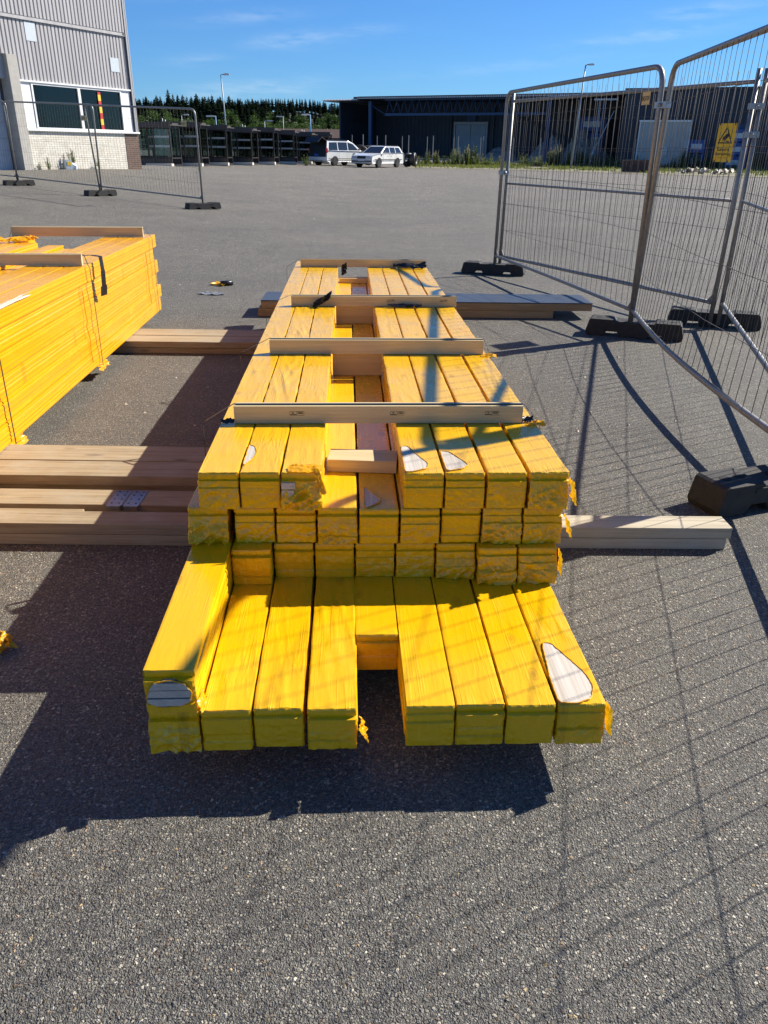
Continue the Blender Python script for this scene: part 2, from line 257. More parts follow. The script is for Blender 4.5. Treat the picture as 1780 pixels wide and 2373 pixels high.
# ------------------------------------------------------------------ mesh helpers
class MB:
    def __init__(s): s.v = []; s.f = []; s.m = []; s.smooth = []
    def add(s, vs, fs, mi=0, sm=False):
        o = len(s.v); s.v += [tuple(p) for p in vs]
        for f in fs: s.f.append(tuple(i+o for i in f)); s.m.append(mi); s.smooth.append(sm)
    def box(s, x0, x1, y0, y1, z0, z1, mi=0, mtx=None):
        vs = [Vector((x, y, z)) for z in (z0, z1) for y in (y0, y1) for x in (x0, x1)]
        if mtx is not None: vs = [mtx @ v for v in vs]
        s.add(vs, [(0, 2, 3, 1), (4, 5, 7, 6), (0, 1, 5, 4), (2, 6, 7, 3), (0, 4, 6, 2), (1, 3, 7, 5)], mi)
    def tube(s, pts, r, n=6, mi=0, closed=False, sm=True, r2=None):
        pts = [Vector(p) for p in pts]; k = len(pts); rings = []; nrm = None
        for i in range(k):
            a = pts[(i-1) % k] if (closed or i > 0) else pts[i]; b = pts[(i+1) % k] if (closed or i < k-1) else pts[i]
            d = (b-a).normalized()
            if nrm is None: nrm = d.orthogonal().normalized()
            else: nrm = (nrm - d*nrm.dot(d)).normalized()
            bi = d.cross(nrm); rr = r if r2 is None else r + (r2-r)*i/(k-1)
            rings.append([pts[i] + rr*(math.cos(2*math.pi*j/n)*nrm + math.sin(2*math.pi*j/n)*bi) for j in range(n)])
        vs = [p for rg in rings for p in rg]; fs = []
        for i in range(k if closed else k-1):
            i2 = (i+1) % k
            for j in range(n): fs.append((i*n+j, i*n+(j+1) % n, i2*n+(j+1) % n, i2*n+j))
        if not closed: fs += [tuple(range(n-1, -1, -1)), tuple((k-1)*n+j for j in range(n))]
        s.add(vs, fs, mi, sm)
    def prism(s, poly, axis, a, b, mi=0, mtx=None):
        """extrude 2D polygon along axis 'x','y','z' from a to b"""
        def P(p, h): return {'x': (h, p[0], p[1]), 'y': (p[0], h, p[1]), 'z': (p[0], p[1], h)}[axis]
        n = len(poly); vs = [Vector(P(p, a)) for p in poly] + [Vector(P(p, b)) for p in poly]
        if mtx is not None: vs = [mtx @ v for v in vs]
        s.add(vs, [tuple(range(n-1, -1, -1)), tuple(range(n, 2*n))] + [(i, (i+1) % n, n+(i+1) % n, n+i) for i in range(n)], mi)
    def grid(s, fn, nx, ny, mi=0, sm=True):
        vs = [fn(i/(nx-1), j/(ny-1)) for j in range(ny) for i in range(nx)]
        s.add(vs, [(j*nx+i, j*nx+i+1, (j+1)*nx+i+1, (j+1)*nx+i) for j in range(ny-1) for i in range(nx-1)], mi, sm)
    def build(s, name, mats, parent=None, loc=None, mtx=None, bevel=0, solid=0, recalc=False):
        me = bpy.data.meshes.new(name); me.from_pydata(s.v, [], s.f)
        for mm in (mats if isinstance(mats, (list, tuple)) else [mats]): me.materials.append(M[mm])
        me.polygons.foreach_set('material_index', s.m); me.polygons.foreach_set('use_smooth', s.smooth); me.update()
        if recalc:
            import bmesh
            bm = bmesh.new(); bm.from_mesh(me); bmesh.ops.recalc_face_normals(bm, faces=bm.faces); bm.to_mesh(me); bm.free()
        o = bpy.data.objects.new(name, me); COL.objects.link(o)
        if parent is not None: o.parent = parent
        if loc is not None: o.location = loc
        if mtx is not None: o.matrix_local = mtx
        if bevel:
            b = o.modifiers.new('bevel', 'BEVEL'); b.width = bevel; b.segments = 2; b.limit_method = 'ANGLE'; b.angle_limit = R(40); b.harden_normals = False
        if solid:
            b = o.modifiers.new('solid', 'SOLIDIFY'); b.thickness = solid
        return o
def tag(o, label=None, cat=None, group=None, kind=None):
    if label: o['label'] = label
    if cat: o['category'] = cat
    if group: o['group'] = group
    if kind: o['kind'] = kind
    return o
def empty(name, mtx=None, loc=None, rz=0):
    o = bpy.data.objects.new(name, None); COL.objects.link(o); o.empty_display_size = .1
    if mtx is not None: o.matrix_world = mtx
    if loc is not None: o.location = loc; o.rotation_euler = (0, 0, rz)
    return o
def copy_tree(o, parent=None):
    c = o.copy(); COL.objects.link(c)
    if parent is not None: c.parent = parent
    for ch in list(o.children): copy_tree(ch, c)
    return c
def text_mesh(txt, size, parent, name, mtx, matl, align='CENTER'):
    cu = bpy.data.curves.new(name, 'FONT'); cu.body = txt; cu.size = size; cu.align_x = align; cu.extrude = .0006
    tmp = bpy.data.objects.new(name+'_tmp', cu); COL.objects.link(tmp); bpy.context.view_layer.update()
    me = bpy.data.meshes.new_from_object(tmp.evaluated_get(bpy.context.evaluated_depsgraph_get())); bpy.data.objects.remove(tmp)
    me.materials.clear(); me.materials.append(M[matl]); o = bpy.data.objects.new(name, me); COL.objects.link(o); o.parent = parent; o.matrix_local = mtx; return o
def frame(o, x, y, z): return Matrix(((x[0], y[0], z[0], o[0]), (x[1], y[1], z[1], o[1]), (x[2], y[2], z[2], o[2]), (0, 0, 0, 1)))
def nz(x, y, z): return noise.noise(Vector((x, y, z)))
def sstep(a, b, x): t = min(1, max(0, (x-a)/(b-a))); return t*t*(3-2*t)
def gz(x, y):
    z = sstep(8, 18, y)*.045*min(max(0, -x-1), 11)*(1-.55*sstep(40, 52, y)) + .0015*max(0, min(y, 80)-15)
    return z + .3*sstep(78, 84, y)
def crumple(mb, o, ux, uy, un, w, h, nx, ny, amp, seed, ragged=.12, mi=0):
    o, ux, uy, un = Vector(o), Vector(ux), Vector(uy), Vector(un)
    def fn(a, b):
        e = ragged*(nz(a*6, b*6, seed+9))
        x = (a-.5)*(1+ragged*2*nz(b*5, seed, 3.3)*abs(a-.5)*2); y = b*(1+ragged*2*nz(a*5, seed+4, 1.7)*b)
        d = amp*(nz(a*4+seed, b*4, seed)*1.1 + .9*(1-2*abs(nz(a*8, b*6+seed, 2.2))) *.5+ .30*abs(nz(a*17, b*13, seed+5)))
        return o + ux*(x*w) + uy*(y*h) + un*(d+amp*.4) + ux*(amp*.5*nz(a*9, b*9, seed+20))
    mb.grid(fn, nx, ny, mi)

# ------------------------------------------------------------------ ground
def build_ground():
    def axis(lo, hi, fine_lo, fine_hi, st, far):
        c = []; x = fine_lo
        while x <= fine_hi + 1e-6: c.append(x); x += st
        s_ = st; x = fine_hi
        while x < hi: s_ *= far; x += s_; c.append(min(x, hi))
        s_ = st; x = fine_lo
        while x > lo: s_ *= far; x -= s_; c.insert(0, max(x, lo))
        return c
    xs = axis(-700, 700, -22, 12, 1.0, 1.25); ys = axis(-20, 1500, -2, 92, 1.0, 1.25)
    mb = MB(); n = len(xs)
    mb.add([(x, y, gz(x, y)) for y in ys for x in xs], [(j*n+i, j*n+i+1, (j+1)*n+i+1, (j+1)*n+i) for j in range(len(ys)-1) for i in range(n-1)], 0, True)
    tag(mb.build('asphalt_yard', 'asphalt'), kind='structure')
build_ground()
def ground_strip(name, matl, xs, y0, y1, dz, seed, kind='structure', jag=.6):
    mb = MB(); rows = 9
    def fn(a, b):
        x = xs[0]+(xs[1]-xs[0])*a; ya = y0(x)+jag*nz(x*.7, seed, 0); yb = y1(x)
        y = ya+(yb-ya)*b; return (x, y, gz(x, y)+dz)
    mb.grid(fn, 70, rows); return tag(mb.build(name, matl), kind=kind)
# verge in front of the hall, the pale road behind the posts
ground_strip('gravel_verge', 'verge', (1.5, 60), lambda x: 65.2-.22*(x-1.5) if x < 10 else max(40, 63.3-.76*(x-10)), lambda x: 80.5, .02, 3.0)
ground_strip('pavement', 'pavement', (-14, 70), lambda x: 84.2, lambda x: 104.0, .012, 5.0, jag=.1)
# ------------------------------------------------------------------ wrapped board packs
dv = Vector((-0.049, .9988, -.006)).normalized(); du = dv.cross(Vector((0, 0, 1))).normalized(); dw = du.cross(dv)
MA = frame((0, 1.43, .097), du, dv, dw)
vB = Vector((-.0549, .9985, .0)).normalized(); uB = vB.cross(Vector((0, 0, 1)))
MBk = frame(Vector((-1.973, 7.07, .097)) - vB*5.4, uB, vB, Vector((0, 0, 1)))      # x = 0 is the right face, y = 0 the near end
HP = .1085
def pack_mesh(L, seed, fine=.8, wr=1.0, crumple_front=0.0, hw=.0580, near=.016, hh=HP, rail=1.0):
    """a bundle of five boards shrink-wrapped in film: ribbed sides, stepped top board, puckered ends"""
    rng = random.Random(seed); nb = 5; bh = hh/nb
    off = [rng.uniform(-.0016, .0016)*rail for _ in range(nb)]; ex = [rng.uniform(-.0006, .0012) for _ in range(nb)]
    gd = [rng.choice((.35, .6, 1.0)) * (1 if rail > .7 else .5) for _ in range(nb)]
    prof = []                                           # (x, z, is_top)
    NT_ = 15 if wr < 1.15 else 25
    for i in range(6): prof.append((-hw+.003 + (2*hw-.006)*i/5, 0.0, 0))
    for i in range(nb):
        z = i*bh; w_ = hw + off[i]
        if i == nb-1:
            prof += [(w_-.004, z+.002, 0), (w_, z+bh*.35, 0), (w_-.0006, z+bh*.70, 0), (w_-.0016, z+bh*.965, 0)]
        else:
            prof += [(w_-.004*gd[i], z+.002, 0), (w_+ex[i], z+bh*.3, 0), (w_+ex[i], z+bh*.75, 0), (w_-.0035*gd[i], z+bh*.97, 0)]
    for i in range(NT_): prof.append((hw-.0030 - (2*hw-.006)*i/(NT_-1), hh, 1))
    for i in range(nb-1, -1, -1):
        z = i*bh; w_ = hw - off[i]
        if i == nb-1: prof += [(-w_+.0016, z+bh*.965, 0), (-w_+.0006, z+bh*.70, 0), (-w_, z+bh*.35, 0), (-w_+.004, z+.002, 0)]
        else: prof += [(-w_+.0035*gd[i], z+bh*.97, 0), (-w_-ex[i], z+bh*.75, 0), (-w_-ex[i], z+bh*.3, 0), (-w_+.004*gd[i], z+.002, 0)]
    n = len(prof); ys = []; y = .014
    while y < min(fine, L-.1): ys.append(y); y += near
    k = max(2, int((L-.012-y)/.07)); ys += [y+(L-.012-y)*i/k for i in range(k+1)]
    vs = []
    for y in ys:
        e0 = math.exp(-y/.10)
        for (x, z, tp) in prof:
            a = nz(x*46+seed*7, y*7+seed, 1.1); b = nz(x*20, y*4.2+seed*3, 4.4); patch = .35+.65*sstep(-.15, .25, nz(y*2.4, seed*5.1, x*4))
            if tp: vs.append((x, y, z + wr*patch*(.0011*a+.0009*b*abs(b)*3+(.0016*max(0, 1-3.2*abs(nz(x*24+y*3.0, y*2.6+seed, 8.8))) if wr > 1.15 else 0)) * (1-abs(x)/hw*.5) + .0012*e0*nz(x*90, seed, y*30)))
            else:
                sg = 1 if x > 0 else -1
                c = (.0012*a+.0014*nz(z*60, y*11, seed*2+sg))*wr if z > .001 else 0
                vs.append((x+sg*c, y, z + (.0006*b if z > .001 else 0)))
    mb = MB()
    mb.add(vs, [(j*n+i, j*n+(i+1) % n, (j+1)*n+(i+1) % n, (j+1)*n+i) for j in range(len(ys)-1) for i in range(n)], 0, True)
    # near end: a grid whose rows follow the board ends
    eo = [rng.uniform(0, .0075) for _ in range(nb)]; eo[-1] = rng.uniform(.008, .014)
    gro = [rng.choice((0, .0006, .0012, .0024)) for _ in range(nb)]; gro[-1] = .0022
    NX, NZ = (46, 42) if crumple_front else (27, 36)
    tears = rng.uniform(.25, 1)
    def fn(a, b):
        z = b*hh; i = min(nb-1, int(z/bh*.9999)); fz = (z-i*bh)/bh
        w_ = hw-.001+off[i]*0; x = -w_+2*w_*a
        yy = eo[i]
        if fz < .16 and i > 0 and gro[i] > 0: yy = max(yy, eo[i-1])+gro[i]*(.4+.6*abs(nz(x*25, i, seed)))
        edge = min(a, 1-a)*2*w_
        ridge = 1-abs(nz(x*38+z*46+seed, z*30-x*30, seed*1.7)); ridge = ridge**5
        yy += -.0020*ridge*tears + .0012*nz(x*40, z*50, seed)
        if edge < .003: yy += (.003-edge)*1.2
        if b > .965: yy += (b-.965)*hh*.9
        if crumple_front: 
            q = crumple_front*sstep(.85, .25, b + .25*nz(x*22, seed, 3)); yy -= q*(.004+.010*(1-2.4*abs(nz(x*20+seed, z*34-x*16, seed+3)))+.0035*(1-2*abs(nz(x*46, z*60+x*30, seed+6))))
            x *= 1+q*.035*(1+nz(z*60, seed, 7))
        return (x, yy, z + (-.004*crumple_front*abs(nz(x*60, seed, 2)) if b < .02 else 0))
    mb.grid(fn, NX, NZ)
    # rim joining end and body, and the plain far end
    rim = []
    for i in range(NX): rim.append(fn(i/(NX-1), 0))
    for j in range(1, NZ): rim.append(fn(1, j/(NZ-1)))
    for i in range(NX-2, -1, -1): rim.append(fn(i/(NX-1), 1))
    for j in range(NZ-2, 0, -1): rim.append(fn(0, j/(NZ-1)))
    body = vs[:n]
    # bridge by walking both loops with normalised perimeter angle
    def ang(p): return math.atan2(p[2]-hh/2, p[0]*hh/(2*hw))
    A = sorted(rim, key=ang); B = sorted(body, key=ang); na, nb_ = len(A), len(B); i = j = 0; fs = []
    while i < na or j < nb_:
        ta = ang(A[i % na]) + (2*math.pi if i >= na else 0); tb = ang(B[j % nb_]) + (2*math.pi if j >= nb_ else 0)
        if j >= nb_ or (i < na and ta <= tb): fs.append((i % na, (i+1) % na, na+j % nb_)); i += 1
        else: fs.append((na+j % nb_, i % na, na+(j+1) % nb_)); j += 1
    mb.add(A+B, fs, 0, True)
    m0 = len(mb.v); mb.v += [(p[0], L, p[1]) for p in prof]; mb.f.append(tuple(m0+i for i in range(n))); mb.m.append(0); mb.smooth.append(False)
    o0 = (len(ys)-1)*n
    for i in range(n): mb.f.append((o0+i, o0+(i+1) % n, m0+(i+1) % n, m0+i)); mb.m.append(0); mb.smooth.append(True)
    return mb
def pack(base, u, v, w, L, seed, label, group, yaw=0.0, **k):
    o = pack_mesh(L, seed, **k).build('board_pack', 'filma' if base is MBk else 'filmw' if k.get('wr', 1) > 1.15 else 'film')
    o.data.set_sharp_from_angle(angle=R(38))
    o.matrix_world = base @ Matrix.Translation((u, v, w)) @ Matrix.Rotation(yaw, 4, 'Z')
    return tag(o, label, 'board pack', group)
def hole(par, poly, plane, at, matl='whitewood', rim=.0019, label='bare pale board showing through the torn film'):
    """film torn open: the bare board face, and the curled edge of the film round it"""
    cx = sum(p[0] for p in poly)/len(poly); cy = sum(p[1] for p in poly)/len(poly)
    sm = []
    k = len(poly)
    for i in range(k):                                   # Chaikin rounding
        a, b = poly[i], poly[(i+1) % k]; sm += [(a[0]*.88+b[0]*.12, a[1]*.88+b[1]*.12), (a[0]*.12+b[0]*.88, a[1]*.12+b[1]*.88)]
    rag = []
    for i in range(len(sm)):                             # ragged outline
        a, b = Vector(sm[i]), Vector(sm[(i+1) % len(sm)]); n_ = max(1, int((b-a).length/.007)); side = Vector((-(b-a).y, (b-a).x)).normalized() if (b-a).length > 1e-6 else Vector((0, 0))
        for j in range(n_): p = a+(b-a)*j/n_; rag.append(tuple(p+side*.0020*nz(p.x*160, p.y*160, cx*90)))
    sm = rag
    mb = MB()
    if plane == 'top': mb.prism(sm, 'z', at-.004, at+.0028)
    else:
        def clip(P, z, keep_above):
            out = []
            for a, b in zip(P, P[1:]+P[:1]):
                ia, ib = (a[1] > z) == keep_above, (b[1] > z) == keep_above
                if ia: out.append(a)
                if ia != ib: t = (z-a[1])/(b[1]-a[1]); out.append((a[0]+(b[0]-a[0])*t, z))
            return out
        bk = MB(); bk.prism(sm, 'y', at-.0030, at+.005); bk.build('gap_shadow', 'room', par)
        for q in range(6):
            c_ = clip(clip(sm, q*.0217+.0016, True), (q+1)*.0217-.0016, False)
            if len(c_) > 2: mb.prism(c_, 'y', at-.0050-.002*(q % 2), at+.006)
    b = mb.build('bare_board', matl, par); tag(b, label)
    mb = MB(); pts = []
    for i, (x, y) in enumerate(sm):
        d = .0030*abs(nz(i*.7, cx*50, 1))
        pts.append((x, y, at+.0026+d*.6) if plane == 'top' else (x, at-.0046+d, y))
    mb.tube(pts, rim, 5, closed=True); mb.build('torn_edge', 'crumple', par)
def flap(par, o, ux, uy, un, w, h, amp, seed, nx=26, ny=18, ragged=.05):
    amp *= .5; h *= .8; ragged = min(ragged, .07); mb = MB(); crumple(mb, o, ux, uy, un, w, h, nx, ny, amp, seed, ragged); return mb.build('loose_film', 'crumple', par)

ORD = ['first', 'second', 'third', 'fourth', 'fifth', 'sixth', 'seventh', 'eighth', 'ninth']
GA = 'yellow board packs in the near stack'
packsA = {}
def A(layer, col, u, v, L, label, **k):
    lw = (layer-1)*.11
    p = pack(MA, u, v, lw, L, layer*10+col, label, GA, **k); packsA[layer, col] = p; return p
lay = {1: 'bottom layer', 2: 'second layer up', 3: 'third layer up', 4: 'top layer'}
u1 = [-.478, -.358, -.2375, -.1135, .001, .1155, .2345, .3535, .474]
for c in range(9):
    v = .30 if c == 4 else random.Random(c).uniform(-.003, .004)
    lb = f'yellow-wrapped board pack in the bottom layer, {ORD[c]} from the left'
    if c == 4: lb = 'yellow board pack in the bottom layer set back behind its neighbours, leaving a notch'
    if c == 8: lb = 'yellow board pack at the bottom right corner with a large white tear on top'
    A(1, c, u1[c], v, 5.3, lb, fine=.72, wr=[.5, 1.3, 1.8, 1.5, .4, .7, .8, .8, 1.3][c], crumple_front=[.9, 0, 0, .25, 0, 0, 0, 0, .35][c])
for c in range(9):
    if c == 0: A(2, 0, -.478, .004, 5.3, 'yellow board pack sticking out far left on the bottom layer, end grain bared', fine=.72, wr=.25)
    else:
        v = [0, .585, .622, .624, .622, .620, .612, .583, .583][c]
        A(2, c, -.358+.1213*(c-1), v, 4.7, f'yellow-wrapped board pack in the second layer up, {ORD[c]} from the left', fine=.06, wr=.7, crumple_front=[0, 0, 0, 0, .2, .3, .9, 1.3, 1.0][c])
for c in range(9):
    u = -.486 if c == 0 else -.350+.1222*(c-1)
    v = [.646, .644, .642, .637, .627, .626, .633, .631, .626][c]
    lb = f'yellow-wrapped board pack in the third layer up, {ORD[c]} from the left'
    if c in (3, 4): lb = ['yellow board pack lying in the left half of the gap on top of the stack', 'yellow board pack in the right half of the top gap, torn near its end'][c-3]
    A(3, c, u, v, 4.66, lb, fine=.8 if c in (3, 4) else .06, wr=1.1, crumple_front=[1.5, .4, .4, .8, 0, .3, 0, 1.1, .7][c])
u4 = {0: -.448, 1: -.328, 2: -.2085, 5: .1475, 6: .268, 7: .391, 8: .5155}
for c, u in u4.items():
    far = 4.9 if c == 0 else 4.62
    lb = f'yellow-wrapped pack in the top layer, {ORD[c] if c < 3 else ORD[c-5]} from the left' + ('' if c < 3 else ' beyond the gap')
    if c == 1: lb = 'yellow board pack in the top layer with a torn half-moon at its left edge'
    if c == 2: lb = 'yellow pack left of the gap in the top layer, film bunched at its end'
    if c == 5: lb = 'yellow board pack right of the gap in the top layer, white tear at its corner'
    if c == 6: lb = 'yellow board pack in the top layer with a fin-shaped white tear, seventh across'
    A(4, c, u, .636 if c > 4 else .645, far, lb, fine=2.4, wr=[1.2, 2.4, 1.2, 0, 0, 1.2, 1.0, .8, 1.4][c], crumple_front=[.4, .15, 1.4, 0, 0, 0, .15, .3, .9][c], near=.02)
hole(packsA[1, 8], [(.434-.474, .263), (.458-.474, .258), (.485-.474, .195), (.513-.474, .126), (.517-.474, .075), (.500-.474, .03), (.460-.474, .012), (.419-.474, .016), (.418-.474, .09)], 'top', HP)
hole(packsA[4, 5], [(.092-.1475, .235), (.115-.1475, .232), (.140-.1475, .15), (.165-.1475, .085), (.158-.1475, .045), (.115-.1475, .018), (.092-.1475, .014)], 'top', HP)
hole(packsA[4, 6], [(.212-.268, .192), (.240-.268, .180), (.270-.268, .11), (.283-.268, .07), (.262-.268, .04), (.222-.268, .024), (.213-.268, .03)], 'top', HP)
hole(packsA[4, 1], [(-.3835+.328, .245), (-.364+.328, .225), (-.352+.328, .17), (-.358+.328, .12), (-.3825+.328, .06)], 'top', HP)
hole(packsA[3, 4], [(-.042+.0, .185), (.006, .08), (.004, .055), (-.043, .01)], 'top', HP)
hole(packsA[2, 0], [(-.052, .052), (-.035, .083), (0, .092), (.035, .083), (.050, .058), (.046, .036), (.02, .020), (-.025, .018), (-.048, .032)], 'front', .002, 'endgrain', label='bare end grain of two boards showing through torn film')
mb = MB()
for i, z in enumerate((.018, .041, .064)): mb.box(-.0575, -.026+.004*i, -.006, .03, z, z+.0185)
mb.build('bare_board', 'endgrain', packsA[4, 2])
def A3(par, u, w, v=0): return (u, v, w)
X, Y, Z = Vector((1, 0, 0)), Vector((0, 1, 0)), Vector((0, 0, 1))
flap(packsA[4, 2], (.012, .062, HP+.002), X, -Y, Z, .10, .075, .010, 5.7)
flap(packsA[4, 2], (.045, -.006, .09), (.3, -.2, -.9), X, -Y, .08, .022, .010, 6.3)
flap(packsA[3, 8], (.062, .0, .085), Y, (.25, 0, -.95), X, .05, .08, .014, 15.9)
flap(packsA[2, 8], (.062, .01, .10), Y, (.08, 0, -.99), X, .04, .095, .010, 26.6)
flap(packsA[4, 8], (.06, .004, .085), (0, 1, 0), (.2, 0, -.98), X, .06, .085, .016, 28.2)
flap(packsA[1, 3], (.060, .0, .075), (0, 1, 0), (.35, 0, -.9), X, .05, .055, .016, 33.3)
flap(packsA[1, 8], (.061, .01, .10), Y, (.06, 0, -.99), X, .05, .09, .011, 38.5)
flap(packsA[2, 0], (.058, .02, .03), Y, (.35, 0, -.93), X, .06, .035, .010, 39.7)
# small loose tufts where the cross boards squeeze the film
for i, (l, c, uu, vv) in enumerate(((4, 8, .055, 1.08), (4, 8, .06, 2.07))):
    flap(packsA[l, c], (uu, vv-.64, HP-.002), X, Y, Z, .07, .06, .016, 41+i*3.3, 18, 14, .25)

# left stack -----------------------------------------------------------------
GB = 'yellow board packs in the left stack'
LB = 5.2; HB = .1015
packsB = {}
hgt = ['bottom', 'second', 'third', 'fourth', 'fifth', 'topmost']
for l in range(6):
    lab = f'yellow pack on the sunlit right side of the left stack, {hgt[l]} of six layers'
    packsB[l, 0] = pack(MBk, -.060+[.008, .004, -.004, 0, -.006, .0][l], [.0, .03, .01, .06, .02, .0][l], l*HB, LB+[-.03, .02, -.04, -.02, -.06, .05][l], 100+l, lab, GB, fine=.05, wr=.5, near=.06, hh=HB*.985, rail=.5)
for l in range(5):
    for c in (1, 4, 8):
        packsB[l, c] = pack(MBk, -.060-.1215*c, .02*c % .07, l*HB, LB-.05, 130+l*9+c, f'yellow board pack inside the left stack, {hgt[l]} layer, {ORD[c]} from its right side', GB, fine=.03, near=.06, hh=HB*.985)
for c in (2, 3, 5, 6, 7):
    packsB[4, c] = pack(MBk, -.060-.1215*c, .03, 4*HB, LB-.08-.02*c, 180+c, f'yellow pack one layer below the left stack top, {ORD[c]} from its right side', GB, fine=.03, near=.06, hh=HB*.985)
topB = {1: (0, LB-.05), 2: (.1, LB-.12), 3: (.05, 4.35), 4: (0, 4.40), 5: (.0, 3.75), 6: (0.1, 4.55), 7: (0, LB-.35), 8: (0, LB-.1)}
for c, (a, b) in topB.items():
    packsB[5, c] = pack(MBk, -.060-.1215*c, a, 5*HB, b-a, 200+c, f'yellow board pack in the top layer of the left stack, {ORD[c]} from its right side', GB, fine=.05, near=.06, hh=HB*(.985 if c not in (3, 5) else .80))
# crumpled orange film lying on the left stack's top
for i, (u, v, s_, ang) in enumerate(((-.90, 4.5, .22, .3), (-1.0, 4.2, .20, 1.2), (-.80, 4.72, .15, 2.2))):
    mb = MB(); crumple(mb, (0, 0, 0), (1, 0, 0), (0, 1, 0), (0, 0, 1), s_, s_*.6, 30, 24, .022, 50+i*7, .3)
    o = mb.build('film_scrap', 'crumple'); o.matrix_world = MBk @ Matrix.Translation((u, v, 6*HB+.005)) @ Matrix.Rotation(ang, 4, 'Z')
    tag(o, ['crumpled orange film scrap lying on top of the left stack, largest of three', 'crumpled orange film scrap at the left edge of the left stack top', 'small crumpled orange film scrap near the far batten of the left stack'][i], 'film scrap', 'loose film on the left stack')
for i, (v, hz_) in enumerate(((1.85, .0), (3.35, .0))):
    flap(packsB[0, 0], (.03, v, .002), Y, (.55, 0, -.80), X, .20, .07, .03, 60+i*5, 26, 16, .10)
mb = MB(); crumple(mb, (.061, 1.95, HB*.86), Y, (-.22, 0, .98), X, .62, .02, 50, 8, .006, 77, .3); mb.build('bare_board', 'whitewood', packsB[5, 0])

# cross boards (battens), pairs of thin boards standing on edge ----------------
def batten(base, u0, u1, v, w, h, label, group, stamps=(), yaw=0.0, lift=0.0, matl='pine', single=False):
    root = empty('cross_batten', base @ Matrix.Translation(((u0+u1)/2, v, w+lift)) @ Matrix.Rotation(yaw, 4, 'Z')); L = (u1-u0)/2
    tag(root, label, 'batten', group)
    mb = MB(); mb.box(-L, L, 0, .0185, 0, h); f = mb.build('board', matl, root, bevel=.0012)
    for x in stamps:
        mb = MB(); y = -.0009; a, b = x-.024, x+.024; z0, z1 = h*.48, h*.70; t = .0007
        for q in ((a, b, z0, z0+t), (a, b, z1-t, z1), (a, a+t, z0, z1), (b-t, b, z0, z1), (x-t/2, x+t/2, z0, z1)): mb.box(q[0], q[1], y, -.0002, q[2], q[3])
        mb.box(a+.008, a+.013, y, -.0002, z0+.006, z1-.003); mb.box(x+.004, b-.004, y, -.0002, z0+.0055, z0+.0085)
        for i in range(9): mb.box(a+.002+i*.0023, a+.0035+i*.0023, y, -.0002, z0+.0015, z0+.004)
        for i in range(6): mb.box(x+.003+i*.003, x+.005+i*.003, y, -.0002, z0+.0100, z0+.0118)
        mb.build('printed_stamp', 'ink', f)
    if not single:
        mb = MB(); mb.box(-L+.004, L-.002, .0195, .038, .001, h+.003); mb.build('board', matl, root, bevel=.0012)
    return root
GC = 'pale cross battens strapped over the near stack'
batten(MA, -.457, .526, 1.10, .4405, .061, 'nearest pale wooden batten across the near stack, printed with small stamps', GC, (-.28, .06, .385))
batten(MA, -.429, .553, 2.115, .4405, .064, 'second batten from the front on the near stack, with a dark knot', GC)
batten(MA, -.411, .586, 3.35, .4405, .060, 'third batten from the front on the near stack, black plastic caught on it', GC, (.10, .42))
batten(MA, -.453, .561, 5.15, .4405, .058, 'farthest batten across the far end of the near stack', GC)
GD = 'cross battens strapped over the left stack'
batten(MBk, -1.06, -.02, 3.27, 6*HB+.002, .066, 'nearer pale batten across the left stack, black plastic strip at its end', GD, yaw=.03)
batten(MBk, -1.08, -.045, 5.0, 6*HB+.002, .070, 'farther batten across the left stack with small knots', GD, yaw=.03)
# spacer boards in the gap
GS = 'pine spacer boards in the gap of the near stack'
def spacer(u0, u1, v, w0, w1, th, label, tilt=0):
    o = MB(); L = (u1-u0)/2; o.box(-L, L, 0, th, 0, w1-w0); o = o.build('spacer_board', 'pine', bevel=.0015)
    o.matrix_world = MA @ Matrix.Translation(((u0+u1)/2, v, w0)) @ Matrix.Rotation(tilt, 4, 'Z'); return tag(o, label, 'spacer board', GS)
spacer(-.144, .086, 2.155, .330, .437, .02, 'upright pine spacer board in the gap under the second batten')
spacer(-.144, .086, 3.39, .330, .437, .02, 'upright pine spacer board in the gap under the third batten')
spacer(-.143, .084, .925, .330, .372, .105, 'flat pine spacer board lying across the near end of the gap', -.10)
spacer(-.14, .085, 5.05, .330, .366, .10, 'flat spacer board across the far end of the gap', -.03)

# straps ---------------------------------------------------------------------
def band(mb, pts, w, side, t=.0012):
    side = Vector(side)*w/2; pts = [Vector(p) for p in pts]
    for a, b in zip(pts, pts[1:]):
        n = (b-a).cross(side).normalized()*t
        mb.add([a-side, a+side, b+side, b-side, a-side+n, a+side+n, b+side+n, b-side+n], [(0, 3, 2, 1), (4, 5, 6, 7), (0, 1, 5, 4), (1, 2, 6, 5), (2, 3, 7, 6), (3, 0, 4, 7)])
def strap(base, ul, ur, bl, br, v, wt, wb, hb, label, group, w=.011):
    mb = MB(); band(mb, [(ul-.004, v, wb), (ul-.004, v, wt-.012), (ul+.004, v, wt+.002), (bl-.002, v, wt+hb), (br+.002, v, wt+hb), (ur-.002, v, wt+.003), (ur+.006, v, wt-.012), (ur+.004, v, wb)], w, (0, 1, 0))
    o = mb.build('strap', 'strap'); o.matrix_world = base; return tag(o, label, 'strap', group)
GT = 'dark straps round the near stack'
for (v, bl, br, hb, n) in ((1.118, -.457, .526, .063, 'nearest'), (2.134, -.429, .553, .066, 'second'), (3.369, -.411, .586, .062, 'third'), (5.169, -.453, .561, .06, 'farthest')):
    strap(MA, -.562, .585, bl, br, v, .441, -.02, hb, f'thin dark strap running over the {n} batten of the near stack', GT)
